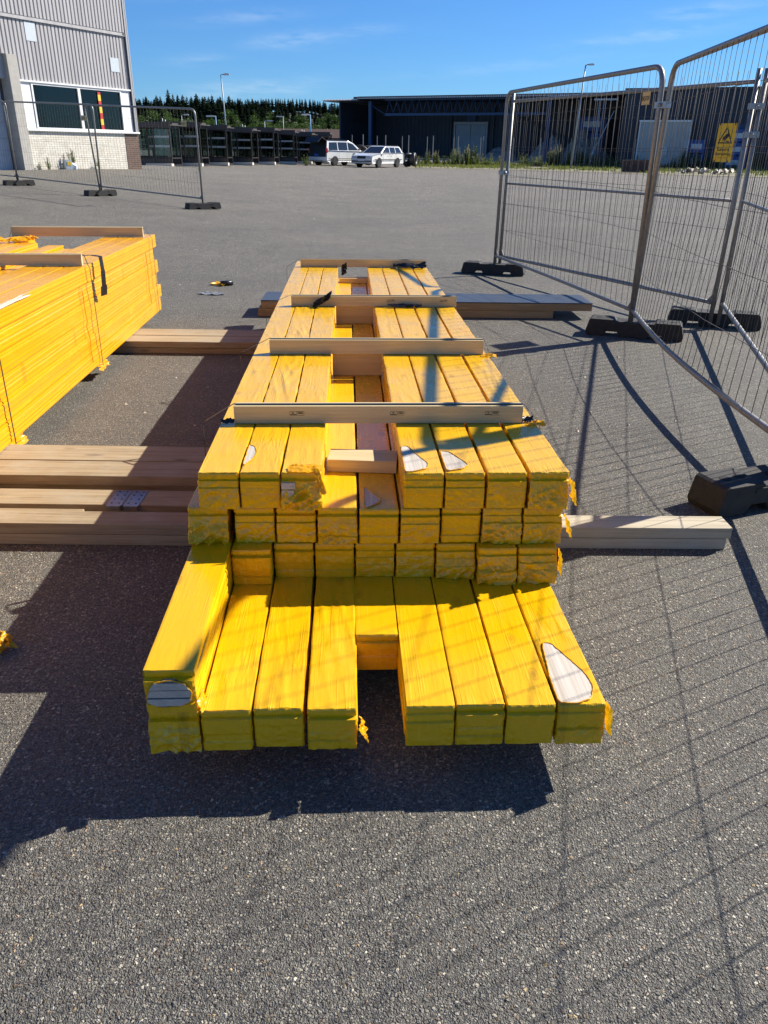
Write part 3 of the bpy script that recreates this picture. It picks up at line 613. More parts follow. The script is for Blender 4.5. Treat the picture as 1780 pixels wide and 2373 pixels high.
for (v, bl, br, n) in ((1.80, -1.05, -.03, 'near, without a batten in view,'), (3.29, -1.06, -.005, 'middle, over the nearer batten,'), (5.02, -1.08, -.03, 'far, over the farther batten,')):
    strap(MBk, -1.115, .016, bl, br, v, 6*HB, -.01, .066, f'thin dark strap down the side of the left stack, {n}'.rstrip(','), 'dark straps round the left stack')
# sagging twine of film down the left stack's side
for i, (v, w0, w1) in enumerate(((3.12, .50, .05), (4.80, .52, .12), (1.62, .50, .0))):
    mb = MB(); pts = [( .0125+.006*nz(j*.9, i, 1), v+.03*nz(j*.35, i, 2), w0+(w1-w0)*j/14) for j in range(15)]
    mb.tube(pts, .0028, 5); o = mb.build('film_seam', 'crumple', packsB[3, 0]); o.matrix_parent_inverse = packsB[3, 0].matrix_world.inverted() @ MBk
# black plastic pieces
def black(base, o, ux, uy, un, w, h, amp, seed, label, nx=22, ny=22):
    mb = MB(); crumple(mb, (0, 0, 0), ux, uy, un, w, h, nx, ny, amp*.7, seed, .05); ob = mb.build('plastic_scrap', 'blackfilm'); ob.matrix_world = base @ Matrix.Translation(o)
    return tag(ob, label, 'plastic scrap', 'black plastic scraps on the stacks')
black(MA, (-.235, 3.335, .455), (.85, 0, .5), (.3, .02, .95), (0, -1, 0), .13, .052, .03, 3.2, 'crumpled black plastic scrap hanging over the third batten')
black(MA, (.27, 3.30, .4425), (1, .05, 0), (0, .8, .35), (0, 0, 1), .20, .03, .016, 6.1, 'thin black plastic scrap lying under the third batten, right of the gap')
black(MA, (.43, 5.06, .4425), (1, -.1, 0), (0, .9, .25), (0, 0, 1), .26, .07, .03, 9.4, 'long black plastic scrap at the right end of the farthest batten')
black(MA, (-.10, 5.04, .40), (.6, .2, .3), (0, .1, .9), (0, -1, 0), .07, .09, .03, 12.1, 'pointed black plastic scrap at the far end of the gap')
black(MA, (-.48, 1.09, .4415), (1, 0, 0), (0, .7, .3), (0, 0, 1), .045, .03, .008, 15.3, 'small black plastic scrap at the left end of the nearest batten')
black(MA, (.545, 1.10, .4415), (1, .1, 0), (0, .7, .3), (0, 0, 1), .045, .035, .009, 17.8, 'small black plastic scrap at the right end of the nearest batten')
mb = MB()
pl = [(-.06, 3.36, 6*HB+.05), (-.0, 3.44, 6*HB+.045), (.045, 3.46, 6*HB+.035), (.052, 3.45, 6*HB-.05), (.05, 3.44, 6*HB-.14), (.045, 3.43, 6*HB-.20)]
for (a, b), wd in zip(zip(pl, pl[1:]), (.03, .035, .04, .05, .075)): band(mb, [a, b], wd, (.25, .97, 0), .002)
o = mb.build('plastic_strip', 'blackfilm'); o.matrix_world = MBk; tag(o, 'torn black plastic strip hanging down the side of the left stack', 'plastic strip')

# timbers on the ground ---------------------------------------------------------
GTm = 'timber bearers under the stacks'
def timber(p0, p1, wd, z0, th, label, matl='dunnage', group=GTm, top=None):
    """p0, p1: ends of the front (camera-side) bottom edge"""
    a, b = Vector((*p0, 0)), Vector((*p1, 0)); d = (b-a); L = d.length; d.normalize(); n = Vector((-d.y, d.x, 0))
    mb = MB(); mb.box(0, L, 0, wd, 0, th)
    o = mb.build('timber_bearer', matl, bevel=.003); o.matrix_world = frame((a.x, a.y, z0), d, n, (0, 0, 1))
    if top:
        q = MB(); q.box(.0, L-.16, .003, wd-.003, th+.0005, th+.004); q.box(L-.158, L-.004, .004, wd-.004, th+.0005, th+.003); q.box(0, L-.002, -.003, .001, th-.006, th+.004)
        q.build('membrane_cover', 'greyboard', o)
    return tag(o, label, 'timber', group)
timber((-3.4, 2.60), (-.30, 2.625), .112, .001, .0445, 'lower timber of the front left pair, knotty and weathered')
timber((-3.4, 2.60), (-.30, 2.625), .112, .047, .0445, 'upper timber of the front left pair with a pale sunlit top')
timber((-.28, 2.628), (1.312, 2.655), .11, .001, .0445, 'lower timber of the pale pair sticking out right of the near stack', 'palewood')
timber((-.28, 2.628), (1.327, 2.655), .11, .047, .0445, 'upper timber of the pale pair sticking out right of the near stack', 'palewood')
timber((-3.4, 2.885), (-.35, 2.885), .155, .006, .042, 'wide flat plank with steel nail plates lying between the stacks')
timber((-3.4, 2.735), (-1.205, 2.745), .085, .012, .042, 'short sawn timber ending beside the nail plates')
timber((-3.4, 3.085), (-.35, 3.085), .175, .047, .0445, 'front plank of the upper pair between the stacks')
timber((-3.4, 3.268), (-.35, 3.272), .19, .047, .0445, 'rear plank of the upper pair, pencil-marked, between the stacks')
timber((-3.4, 3.10), (-.35, 3.10), .34, .001, .0445, 'wide dark plank lying under the pair between the stacks')
timber((-3.6, 5.63), (.30, 5.65), .20, .047, .044, 'front timber of the upper pair below the middle of both stacks')
timber((-3.6, 5.845), (.30, 5.865), .22, .047, .044, 'rear timber of the upper pair below the middle of both stacks')
timber((-3.6, 5.64), (.30, 5.66), .42, .001, .0445, 'wide lower timber below the middle of both stacks')
timber((-1.16, 7.10), (1.515, 7.175), .38, .001, .068, 'lower timber of the far bearer, shorter at its right end', 'brownwood')
timber((-1.13, 7.10), (1.86, 7.17), .46, .071, .068, 'upper timber of the far bearer covered with dark grey membrane', 'brownwood', top=True)
mb = MB()
for x0 in (-1.135, -1.065): 
    mb.box(x0, x0+.062, 2.872, 3.03, .0485, .0498); mb.box(x0+.004, x0+.058, 2.868, 2.872, .03, .0498)
    for yy in (2.90, 2.94, 2.98, 3.015):
        for xx in (.015, .046): mb.box(x0+xx-.004, x0+xx+.004, yy-.004, yy+.004, .0498, .0503, 1)
o = mb.build('nail_plate', ['plate', 'black']); o.matrix_world = Matrix.Translation((0, 2.95, 0)) @ Matrix.Shear('XY', 4, (0, 0)) @ Matrix.Rotation(-.0, 4, 'Z') @ Matrix.Translation((0, -2.95, 0)); tag(o, 'pair of perforated steel nail plates on the wide flat plank', 'nail plate')
# scraps on the ground
def scrap(x, y, s_, seed, matl, label, name='film_scrap', amp=.02):
    mb = MB(); crumple(mb, (0, 0, .002), (1, 0, 0), (0, 1, 0), (0, 0, 1), s_, s_*.7, 22, 18, amp, seed, .35); o = mb.build(name, matl); o.location = (x, y, gz(x, y)); o.rotation_euler = (0, 0, seed); return tag(o, label, 'film scrap', 'film scraps on the asphalt')
scrap(-1.78, 8.86, .20, 2.2, 'crumple', 'yellow film scrap on the asphalt beside a black roll, beyond the near stack')
scrap(-1.18, 1.95, .09, 4.4, 'crumple', 'yellow film scrap on shaded asphalt at the left edge of the photo')
scrap(-1.82, 8.15, .22, 6.1, 'clear', 'strip of clear film on the asphalt left of the near stack', amp=.010)
mb = MB(); mb.tube([(-1.82, 8.74, .03), (-1.70, 8.80, .03)], .026, 10); tag(mb.build('tape_roll', 'blackfilm'), 'short black roll lying on the asphalt beyond the near stack', 'roll')
# ------------------------------------------------------------------ site fences
GF = 'temporary fence panels on rubber feet'
def fence_foot(c, ang, label, L=.75, wd=.19, h=.135):
    root_z = gz(c[0], c[1]); a = L/2
    poly = [(-a, .0), (-a+.135, .0), (-a+.16, .04), (-.13, .04), (-.11, 0), (.11, 0), (.13, .04), (a-.16, .04), (a-.135, 0), (a, 0), (a+.012, .03), (a-.012, h-.01), (a-.03, h), (.17, h), (.15, h-.012), (-.15, h-.012), (-.17, h), (-a+.03, h), (-a+.012, h-.01), (-a-.012, .03)]
    mb = MB(); mb.prism(poly, 'y', -wd/2, wd/2)
    for s in (-1, 1): mb.box(-a+.17, -.14, s*wd/2-.004, s*wd/2+.004, h-.05, h-.02); mb.box(.14, a-.17, s*wd/2-.004, s*wd/2+.004, h-.05, h-.02)
    o = mb.build('ballast_block', 'rubber', bevel=.008, recalc=True); o.matrix_world = Matrix.Translation((c[0], c[1], root_z+.001)) @ Matrix.Rotation(ang, 4, 'Z')
    for x in (-.29, -.215, .215, .29, -.04, .04):
        z = h if abs(x) > .17 else h-.012
        mb = MB(); mb.tube([(x, 0, z-.01), (x, 0, z+.0015)], .024, 14, sm=False); mb.build('post_socket', 'sock', o)  # dark raised discs put in for the shade inside the holes
    return tag(o, label, 'fence foot', 'black rubber fence feet')
def rounded(A_, B_, C_, D_, r, n=6):
    """tube path A (bottom) -> B (top) -> C (top) -> D (bottom) with rounded top corners"""
    A_, B_, C_, D_ = map(Vector, (A_, B_, C_, D_)); pts = [A_]
    for P, Q, N in ((A_, B_, C_), (B_, C_, D_)):
        d1 = (P-Q).normalized()*r; d2 = (N-Q).normalized()*r
        for i in range(n+1):
            t = i/n; pts.append((Q+d1)*(1-t)**2 + Q*2*t*(1-t) + (Q+d2)*t*t)
    pts.append(D_); return pts
def panel(bl, tl, tr, br, label, kind='round', nw=34, horiz=(.20, .50, .80, 1.10, 1.40, 1.70), r=.020, zb=.19, sag=.0, seed=0, mid=1.03, wr=.0019):
    bl, tl, tr, br = map(Vector, (bl, tl, tr, br)); root = empty('site_fence', loc=bl.copy())
    tag(root, label, 'fence panel', GF); inv = Matrix.Translation(-bl)
    def P(a, z): 
        zt = tl.z+(tr.z-tl.z)*a; zb0 = bl.z+(br.z-bl.z)*a; t = (z)/(1.95)
        p = (bl*(1-a)+br*a)*(1-t) + (tl*(1-a)+tr*a)*t
        side = Vector(((br-bl).y, -(br-bl).x, 0)).normalized()
        return p + side*(sag*math.sin(math.pi*a)*(1 if z < .6 else .3))
    L = (br-bl).length; loc = lambda p: p-bl
    mb = MB()
    if kind == 'round':
        mb.tube([loc(p) for p in rounded(P(0, -.0), P(0, 1.95), P(1, 1.95), P(1, .0), .14)], r, 8)
    else:
        mb.tube([loc(P(0, 0)), loc(P(0, 2.0))], r, 8); mb.tube([loc(P(1, 0)), loc(P(1, 2.0))], r, 8)
        mb.tube([loc(P(.004+.992*i/10, 1.91)) for i in range(11)], r*.8, 8)
        mb.tube([loc(P(.004+.992*i/10, mid)) for i in range(11)], r*.62, 8)
    mb.tube([loc(P(.004+.992*i/14, zb-.0)) for i in range(15)], r*.85, 8)
    for a, s in ((0.0, 1), (1.0, -1)):                    # gusset plates
        q = [P(a, zb), P(a, zb+.10), P(a+s*.09/L, zb)]
        n_ = (q[1]-q[0]).cross(q[2]-q[0]).normalized()*.002; q = [loc(p) for p in q]
        mb.add([p-n_ for p in q]+[p+n_ for p in q], [(0, 2, 1), (3, 4, 5), (0, 1, 4, 3), (1, 2, 5, 4), (2, 0, 3, 5)])
    mb.build('tube_frame', 'galv', root)
    mb = MB(); top = 1.94 if kind == 'round' else 1.99; rg = random.Random(seed)
    for i in range(1, nw):
        a = i/nw + rg.uniform(-.0015, .0015); o0 = rg.uniform(-.004, .004)
        zt = top
        if kind == 'round':
            e = min(a, 1-a)*L
            if e < .14: zt = 1.95-(.14-e)**2/.14
        mb.tube([loc(P(a, zb)), loc(P(a+o0/3, 1.0)), loc(P(a, zt))], wr, 4)
    for j, z in enumerate(horiz):
        if kind != 'round' and abs(z-mid) < .05: continue
        dip = rg.uniform(-.012, .012)
        mb.tube([loc(P(.002+.996*i/10, z+dip*math.sin(math.pi*i/10)+rg.uniform(-.003, .003))) for i in range(11)], wr, 4)
    mb.build('wire_mesh', 'wire', root)
    root['P'] = 0; del root['P']
    return root, P
zf = .0
pm = (2.0, 6.45); pl_ = (1.315, 9.93); pb1 = (2.815, 6.85); pb2 = (2.885, 6.84); pn = (1.785, 3.17); pn2 = (1.95, 3.30)
p1, P1 = panel((*pl_, zf+.03), (1.325, 9.93, 1.975), (1.985, 6.47, 1.955), (*pm, .03), 'round-cornered fence panel from the far foot to the middle foot, yellow tag on top', sag=-.02, seed=1)
p2, P2 = panel((*pm, .03), (2.035, 6.42, 1.955), (1.83, 3.17, 1.97), (*pn, .03), 'round-cornered mesh fence panel running from the middle foot to the nearest foot', sag=.08, seed=2)
b1, PB1 = panel((1.38, 9.97, .03), (1.40, 9.97, 1.93), (2.832, 6.85, 1.93), (*pb1, .03), 'mesh fence panel with a middle bar and surveillance sign, behind the round-cornered ones', 'bar', seed=3)
b2, PB2 = panel((*pb2, .03), (2.89, 6.84, 1.93), (1.93, 3.30, 1.95), (*pn2, .03), 'mesh fence panel with a middle bar at the right edge of the photo', 'bar', seed=4)
p4, P4 = panel((1.70, 3.12, .03), (1.66, 3.12, 1.96), (.86, -.30, 1.96), (.96, -.30, .03), 'round-cornered fence panel just outside the photo, casting mesh shadow on the bottom packs', sag=.0, seed=9, wr=.0016)
fence_foot((.95, -.34), R(15), 'rubber fence foot behind the camera under the panel that shades the asphalt')
fence_foot((1.31, 9.96), R(-17), 'rubber fence foot at the far end, right of the far batten')
fence_foot((2.05, 6.475), R(-19.5), 'rubber fence foot under the middle joint, holding two round-cornered panels')
fence_foot((2.89, 6.96), R(-19), 'rubber fence foot under the rear joint below the surveillance sign')
fence_foot((1.71, 3.155), R(22), 'nearest rubber fence foot, brownish end facing the camera, by the pale timbers')
def clamp(p, d, label):
    d = Vector(d).normalized(); n = Vector((-d.y, d.x, 0)); mb = MB(); m_ = frame(p, d, n, (0, 0, 1))
    mb.box(-.055, .055, -.026, -.020, -.022, .022, 0, m_); mb.box(-.055, .055, .020, .026, -.022, .022, 0, m_); mb.tube([m_ @ Vector((0, -.045, 0)), m_ @ Vector((0, .045, 0))], .007, 8)
    mb.box(-.058, -.052, -.024, .024, -.02, .02, 0, m_); mb.box(.052, .058, -.024, .024, -.02, .02, 0, m_); mb.tube([m_ @ Vector((0, -.04, 0)), m_ @ Vector((0, -.028, 0))], .013, 6)
    return tag(mb.build('coupler', 'plate'), label, 'clamp', 'steel clamps joining fence panels')
clamp((2.005, 6.445, 1.70), (.5, -.9, 0), 'steel clamp beside the yellow tag joining the two round-cornered panels')
clamp((2.86, 6.845, 1.72), (1, -.15, 0), 'steel clamp joining the two panels with middle bars')
clamp((2.86, 6.845, 1.52), (1, -.15, 0), 'dark lower clamp joining the two panels with middle bars')
clamp((1.35, 9.95, 1.15), (.8, .4, 0), 'small steel clamp on the far left fence post')
def card(par, P, a, z, w, h, matl, off=.012, name='name_tag', txt=None, nrm=1, size=.05):
    c = P(a, z); d = (P(a+.05, z)-P(a-.05, z)).normalized(); up = (P(a, z+.2)-P(a, z-.2)).normalized(); n = d.cross(up)*nrm
    base = Vector(par.location); m_ = frame(c-base+n*off, d*nrm, up, d.cross(up)) if nrm == 1 else frame(c-base+n*off, -d, up, (-d).cross(up))
    mb = MB(); mb.box(-w/2, w/2, -h/2, h/2, -.0012, .0012); o = mb.build(name, matl, par, mtx=m_)
    if txt: text_mesh(txt, size, o, 'lettering', Matrix.Translation((0, -size*.36, .0022)), 'black')
    return o
cd = card(p1, P1, .952, 1.745, .125, .088, 'tagcard', .026, txt='BGFIX', nrm=1, size=.044)
# camera surveillance sign on the rear panel
sg = card(b1, PB1, .945, 1.47, .185, .285, 'signyellow', .02, name='warning_sign', nrm=1)
mb = MB()
def tri(s_, zc): return [Vector((0, zc+s_*.62, 0)), Vector((-s_*.62, zc-s_*.40, 0)), Vector((s_*.62, zc-s_*.40, 0))]
to, ti = tri(.125, .045), tri(.098, .043)
for i in range(3):
    a, b, c, d_ = to[i], to[(i+1) % 3], ti[(i+1) % 3], ti[i]
    mb.add([(*p[:2], .0016) for p in (a, b, c, d_)]+[(*p[:2], .0022) for p in (a, b, c, d_)], [(4, 5, 6, 7), (0, 1, 5, 4)])
rm = Matrix.Translation((.004, .046, .0018)) @ Matrix.Rotation(R(32), 4, 'Z'); mb.box(-.028, .026, -.013, .013, 0, .0006, 0, rm); mb.box(-.038, -.030, -.010, .010, 0, .0006, 0, rm)
mb.box(-.02, .02, -.018, -.014, 0, .0006, 0, rm); mb.box(-.004, .002, .006, .022, .0018, .0024); mb.box(.008, .038, .012, .020, .0018, .0024, 0, Matrix.Rotation(-.2, 4, 'Z')); mb.box(-.03, -.018, .012, .018, .0018, .0024)
mb.build('camera_pictogram', 'black', sg)
text_mesh('Kamera-', .040, sg, 'lettering', Matrix.Translation((-.002, -.060, .0020)), 'black'); text_mesh('övervakning', .034, sg, 'lettering', Matrix.Translation((-.002, -.092, .0020)), 'black')
mb = MB(); mb.box(-.055, .05, -.112, -.110, .0016, .0022); mb.build('rule_line', 'black', sg)
mb = MB(); mb.box(-.082, -.076, .128, .146, -.004, .006); mb.box(.078, .084, .128, .146, -.004, .006); mb.box(-.08, -.074, -.146, -.13, -.004, .006); mb.box(.06, .066, -.146, -.13, -.004, .006); mb.build('cable_tie', 'black', sg)

# left fence in the background
e0 = Vector((-4.05, 18.2)); m0_ = Vector((-6.93, 20.15)); l0 = Vector((-9.65, 21.95)); d0 = (e0-m0_).normalized()
def g3(p, z=0): return (p.x, p.y, gz(p.x, p.y)+z)
def at3(p, z, o=0): q = p + d0*o; return (q.x, q.y, gz(p.x, p.y)+z)
L1, PL1 = panel(at3(m0_, .03), at3(m0_, 1.95, -.18), at3(e0, 1.95, -.02), at3(e0, .03), 'round-cornered fence panel before the pale brick building, ending at the left yard foot', seed=5, wr=.0017)
L2, PL2 = panel(at3(l0, .03), at3(l0, 1.95, -.10), at3(m0_, 1.95, .12), at3(m0_, .03, .05), 'round-cornered fence panel standing before the big window of the grey building', seed=6, wr=.0017)
l1_ = l0 - d0*3.45 + Vector((0, -.3))
L3, PL3 = panel(at3(l1_, .03), at3(l1_, 1.95), at3(l0, 1.95, .0), at3(l0, .03, -.05), 'fence panel at the left photo edge before the sectional door', seed=7, wr=.0017)
card(L1, PL1, .905, 1.66, .16, .11, 'tagcard', .03, txt='BGFIX', nrm=1, size=.05); card(L2, PL2, .905, 1.66, .16, .11, 'tagcard', .03, txt='BGFIX', nrm=1, size=.05)
for p, a, t in ((e0, 40, 'rubber foot at the free end of the left fence'), (m0_, 50, 'rubber foot under the middle joint of the left fence'), (l0, 48, 'rubber foot of the left fence nearest the photo edge')):
    fence_foot((p.x, p.y), R(a), t, wd=.22)

# ------------------------------------------------------------------ grey building on the left
bdir = Vector((-.46, -.888, 0)); bn = Vector((.888, -.46, 0))
BB = frame((-10.69, 36.62, .47), bdir, bn, (0, 0, 1))
bld = empty('warehouse_building', BB); tag(bld, 'grey ribbed-clad warehouse with a white brick base and big dark window at left', 'building')
HT = 9.0
def ribs(mb, x0, x1, z0, z1, y, pitch=.165, dep=.038):
    n = int((x1-x0)/pitch); prof = []
    for i in range(n):
        x = x0+(x1-x0)*i/n; p = (x1-x0)/n
        prof += [(x, y), (x+p*.62, y), (x+p*.70, y-dep), (x+p*.92, y-dep)]
    prof.append((x1, y)); k = len(prof)
    mb.add([(x, yy, z0) for x, yy in prof]+[(x, yy, z1) for x, yy in prof], [(i, i+1, k+i+1, k+i) for i in range(k-1)])
mb = MB(); ribs(mb, .16, 5.72, 2.995, 4.90, .0); ribs(mb, .16, 5.72, 5.02, HT, .05); ribs(mb, 5.72, 16, 3.78, 4.90, .0); ribs(mb, 5.72, 16, 5.02, HT, .05)
mb.box(.0, 16, -.25, -.045, 3.0, HT-.05); mb.build('ribbed_cladding', 'clad', bld)
mb = MB(); mb.box(.14, 16, -.03, .062, 4.90, 5.0); mb.box(.16, .30, .0, .07, 4.93, 5.03, 1); mb.build('flashing_strip', ['clad', 'darktrim'], bld)
mb = MB(); mb.box(0, .15, -.2, .075, 1.42, HT); mb.box(.155, .175, -.04, .052, 1.42, HT, 1); mb.box(.05, .062, .07, .079, 1.42, HT, 1); mb.build('corner_trim', ['trim', 'darktrim'], bld)
mb = MB(); mb.box(-.02, 16.1, -9, .09, HT, HT+.25); mb.box(-.02, .0, -9, -.2, 0, HT, 0); mb.build('roof', 'trim', bld)
mb = MB(); mb.box(.78, 5.66, -.20, .02, -.3, 1.36); mb.build('brick_wall', 'brickw', bld)
mb = MB(); mb.box(0, .777, -.8, .035, -.3, 1.36); mb.build('brick_pier', 'brickb', bld)
mb = MB(); mb.box(-.03, 5.66, -.18, .12, 1.363, 1.43); mb.build('window_sill', 'white', bld, bevel=.006)
mb = MB(); mb.box(.18, 5.66, -.05, .06, 2.955, 3.01); mb.build('drip_edge', 'white', bld)
mb = MB(); mb.box(.20, .68, -.10, -.01, 1.435, 2.95); mb.build('wall_panel', 'white', bld); mb = MB(); mb.box(5.16, 5.64, -.10, -.01, 1.435, 2.95); mb.build('wall_panel', 'white', bld)
wf = MB(); 
for q in ((.70, 5.14, 2.885, 2.95), (.70, 5.14, 1.435, 1.49), (.70, .765, 1.49, 2.885), (5.07, 5.14, 1.49, 2.885), (2.86, 2.985, 1.49, 2.885)): wf.box(q[0], q[1], -.09, .02, q[2], q[3])
wfo = wf.build('window', 'white', bld)
mb = MB(); mb.box(.765, 2.86, -.045, -.035, 1.49, 2.885); mb.build('window_pane', 'glass', wfo); mb = MB(); mb.box(2.985, 5.07, -.045, -.035, 1.49, 2.885); mb.build('window_pane', 'glass', wfo)
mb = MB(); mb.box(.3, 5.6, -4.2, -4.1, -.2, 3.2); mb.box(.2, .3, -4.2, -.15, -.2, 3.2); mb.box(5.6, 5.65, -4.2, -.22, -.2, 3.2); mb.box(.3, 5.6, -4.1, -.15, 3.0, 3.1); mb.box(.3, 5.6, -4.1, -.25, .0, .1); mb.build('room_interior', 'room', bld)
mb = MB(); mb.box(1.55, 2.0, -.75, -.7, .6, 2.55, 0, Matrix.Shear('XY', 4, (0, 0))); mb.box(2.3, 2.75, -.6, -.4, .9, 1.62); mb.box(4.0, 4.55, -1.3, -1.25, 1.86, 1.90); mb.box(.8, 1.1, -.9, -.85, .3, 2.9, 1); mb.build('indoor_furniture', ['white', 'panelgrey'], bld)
st = MB(); z = 1.44; i = 0
while z < 2.80: st.box(1.83, 1.97, -.02, .005, z, min(2.82, z+.215), i % 2); z += .215; i += 1
st.build('marker_strip', ['red', 'yel'], bld)
for x0, x1, z0, z1 in ((4.56, 5.02, 4.27, 4.86), (.63, 1.09, 3.60, 4.09)): mb = MB(); mb.box(x0, x1, -.02, .012, z0, z1); mb.build('blanking_panel', 'panelgrey', bld)
mb = MB(); mb.box(5.70, 6.12, -.6, .16, -.3, 3.76); mb.build('concrete_pillar', 'concrete', bld, bevel=.01)
dm = MB()
for i in range(7): dm.box(6.16, 10.4, -.42, -.36, .02+i*.53, .02+i*.53+.525)
dro = dm.build('sectional_door', 'door', bld, bevel=.004)
mb = MB(); mb.box(6.13, 6.20, -.42, -.30, 0, 3.75); mb.build('door_seal', 'darktrim', dro); mb = MB(); mb.box(6.95, 7.25, -.365, -.35, .22, .42, 0); mb.build('vent_grille', 'darktrim', dro); mb = MB(); mb.box(6.9, 7.4, -.35, -.31, 1.27, 1.31); mb.build('door_handle', 'darktrim', dro); mb = MB(); mb.box(7.2, 7.8, -.368, -.352, 1.72, 2.15); mb.build('door_window', 'carglass', dro)
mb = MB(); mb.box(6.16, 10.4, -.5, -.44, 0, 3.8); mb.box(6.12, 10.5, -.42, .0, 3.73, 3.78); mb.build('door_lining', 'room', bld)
mb = MB(); mb.box(6.16, 16, -.20, .02, -.3, 3.76) if False else mb.box(10.45, 16, -.25, -.02, -.3, 3.76); mb.build('concrete_wall', 'concrete', bld)
def bpos(x, y): p = BB @ Vector((x, y, 0)); return p.x, p.y
x, y = bpos(4.30, .40); mb = MB(); mb.prism([(-.13, 0), (.13, 0), (.11, .34), (-.11, .34)], 'y', -.1, .1); mb.box(-.08, .08, -.108, -.101, .14, .28, 1); mb.tube([(.24, .05, .0), (.26, .05, .10), (.10, .05, .16)], .12, 8)
o = mb.build('meter_box', ['panelgrey', 'yel'], bevel=.004); o.location = (x, y, gz(x, y)); o.rotation_euler = (0, 0, R(40)); tag(o, 'small grey box with a yellow label at the foot of the brick wall', 'box')

# ------------------------------------------------------------------ plants
def weed_mb(seed, h=.5, n=60, spread=.22, leaf=.06):
    rg = random.Random(seed); mb = MB(); ns = max(3, n//9)
    for s_ in range(ns):
        a = rg.uniform(0, 6.28); tx, ty = rg.uniform(0, spread)*math.cos(a), rg.uniform(0, spread)*math.sin(a); hh = h*rg.uniform(.5, 1.0)
        mb.tube([(tx*.3, ty*.3, -.02), (tx*.7, ty*.7, hh*.5), (tx, ty, hh)], .006*h/.5, 3, 1)
        for k in range(n//ns):
            t = rg.uniform(.12, 1.0); c = Vector((tx*(.3+.7*t), ty*(.3+.7*t), hh*t)); a = rg.uniform(0, 6.28); e = rg.uniform(-.3, .9)
            d = Vector((math.cos(a)*math.cos(e), math.sin(a)*math.cos(e), math.sin(e))); l = leaf*rg.uniform(.6, 1.4)*(1.2-.5*t); sd = d.cross(Vector((rg.uniform(-.4, .4), rg.uniform(-.4, .4), 1))).normalized()*l*.28
            mb.add([c, c+d*l*.5+sd, c+d*l, c+d*l*.5-sd], [(0, 1, 2, 3)], 0)
    return mb
protoW = [weed_mb(300+i, [.5, .8, 1.2, .35, 1.5, .9][i], [90, 130, 170, 60, 190, 140][i], [.25, .3, .35, .2, .4, .5][i], [.09, .11, .14, .08, .15, .14][i]) for i in range(6)]
meW = []
for i, q in enumerate(protoW): o = q.build('weed_plant', ['leaf', 'stem']); meW.append(o.data); bpy.data.objects.remove(o)
def weed(x, y, k, s_, label, group=None):
    o = bpy.data.objects.new('weed_plant', meW[k]); COL.objects.link(o); o.location = (x, y, gz(x, y)); o.scale = (s_, s_, s_); o.rotation_euler = (0, 0, (x*7.1+y*3.3) % 6.28); return tag(o, label, 'weed', group)
for x_, y_, k, s_, l in ((5.1, .25, 1, .55, 'bushy green weed at the brick wall beside the pillar'), (3.95, .25, 2, .62, 'tall thin weed at the brick wall right of the grey box'), (2.55, .22, 0, .75, 'small low weed at the foot of the brick wall below the window'), (5.6, .3, 3, .7, 'tuft of weed at the concrete pillar foot')):
    weed(*bpos(x_, y_), k, s_, l)
weed(-8.3, 37.2, 3, .9, 'lone weed tuft on asphalt in front of the shelters')
rg = random.Random(5); GW = 'weeds along the roadside posts'
for i in range(150):
    t = i/149; x = 2.2 + 34*t + rg.uniform(-.2, .2); y = 79.0-.25*max(0, x-22)*.6 + rg.uniform(-1.0, .8)
    tall = (3.2 < x < 5) or (5.8 < x < 9) or (14.5 < x < 20) or (26.5 < x < 30) or (x > 31)
    weed(x, y, rg.choice((2, 4, 4, 5, 1)) if tall else rg.choice((0, 1, 3, 5)), rg.uniform(.75, 1.3)*(1.0 if tall else 1.0), 'green weed growing among the roadside posts in front of the dark hall', GW)
mb = MB(); rg = random.Random(8)
for i in range(15000):
    x = rg.uniform(2.0, 42); b = rg.random()**.55; f0 = 65.2-.22*(x-1.5) if x < 10 else max(40, 63.3-.76*(x-10)); y = f0+1.2+(79.5-f0)*b
    if nz(x*.35, y*.35, 3) < -.12-.35*(b-.6): continue
    z = gz(x, y)+.02; h = rg.uniform(.06, .22)*(1+.9*(b > .82)); a = rg.uniform(0, 3.14); w_ = rg.uniform(.03, .07); dx, dy = math.cos(a)*w_, math.sin(a)*w_; lx, ly = rg.uniform(-.06, .06), rg.uniform(-.06, .06)
    mb.add([(x-dx, y-dy, z), (x+dx, y+dy, z), (x+lx, y+ly, z+h)], [(0, 1, 2)])
tag(mb.build('verge_grass', 'grass'), kind='stuff')
for x, y, l in ((1.9, 78.6, 'weed beside the black pipe coils'), (-6.2, 63.5, 'weed beside the last shelter and the van')): weed(x, y, 5, .9, l)
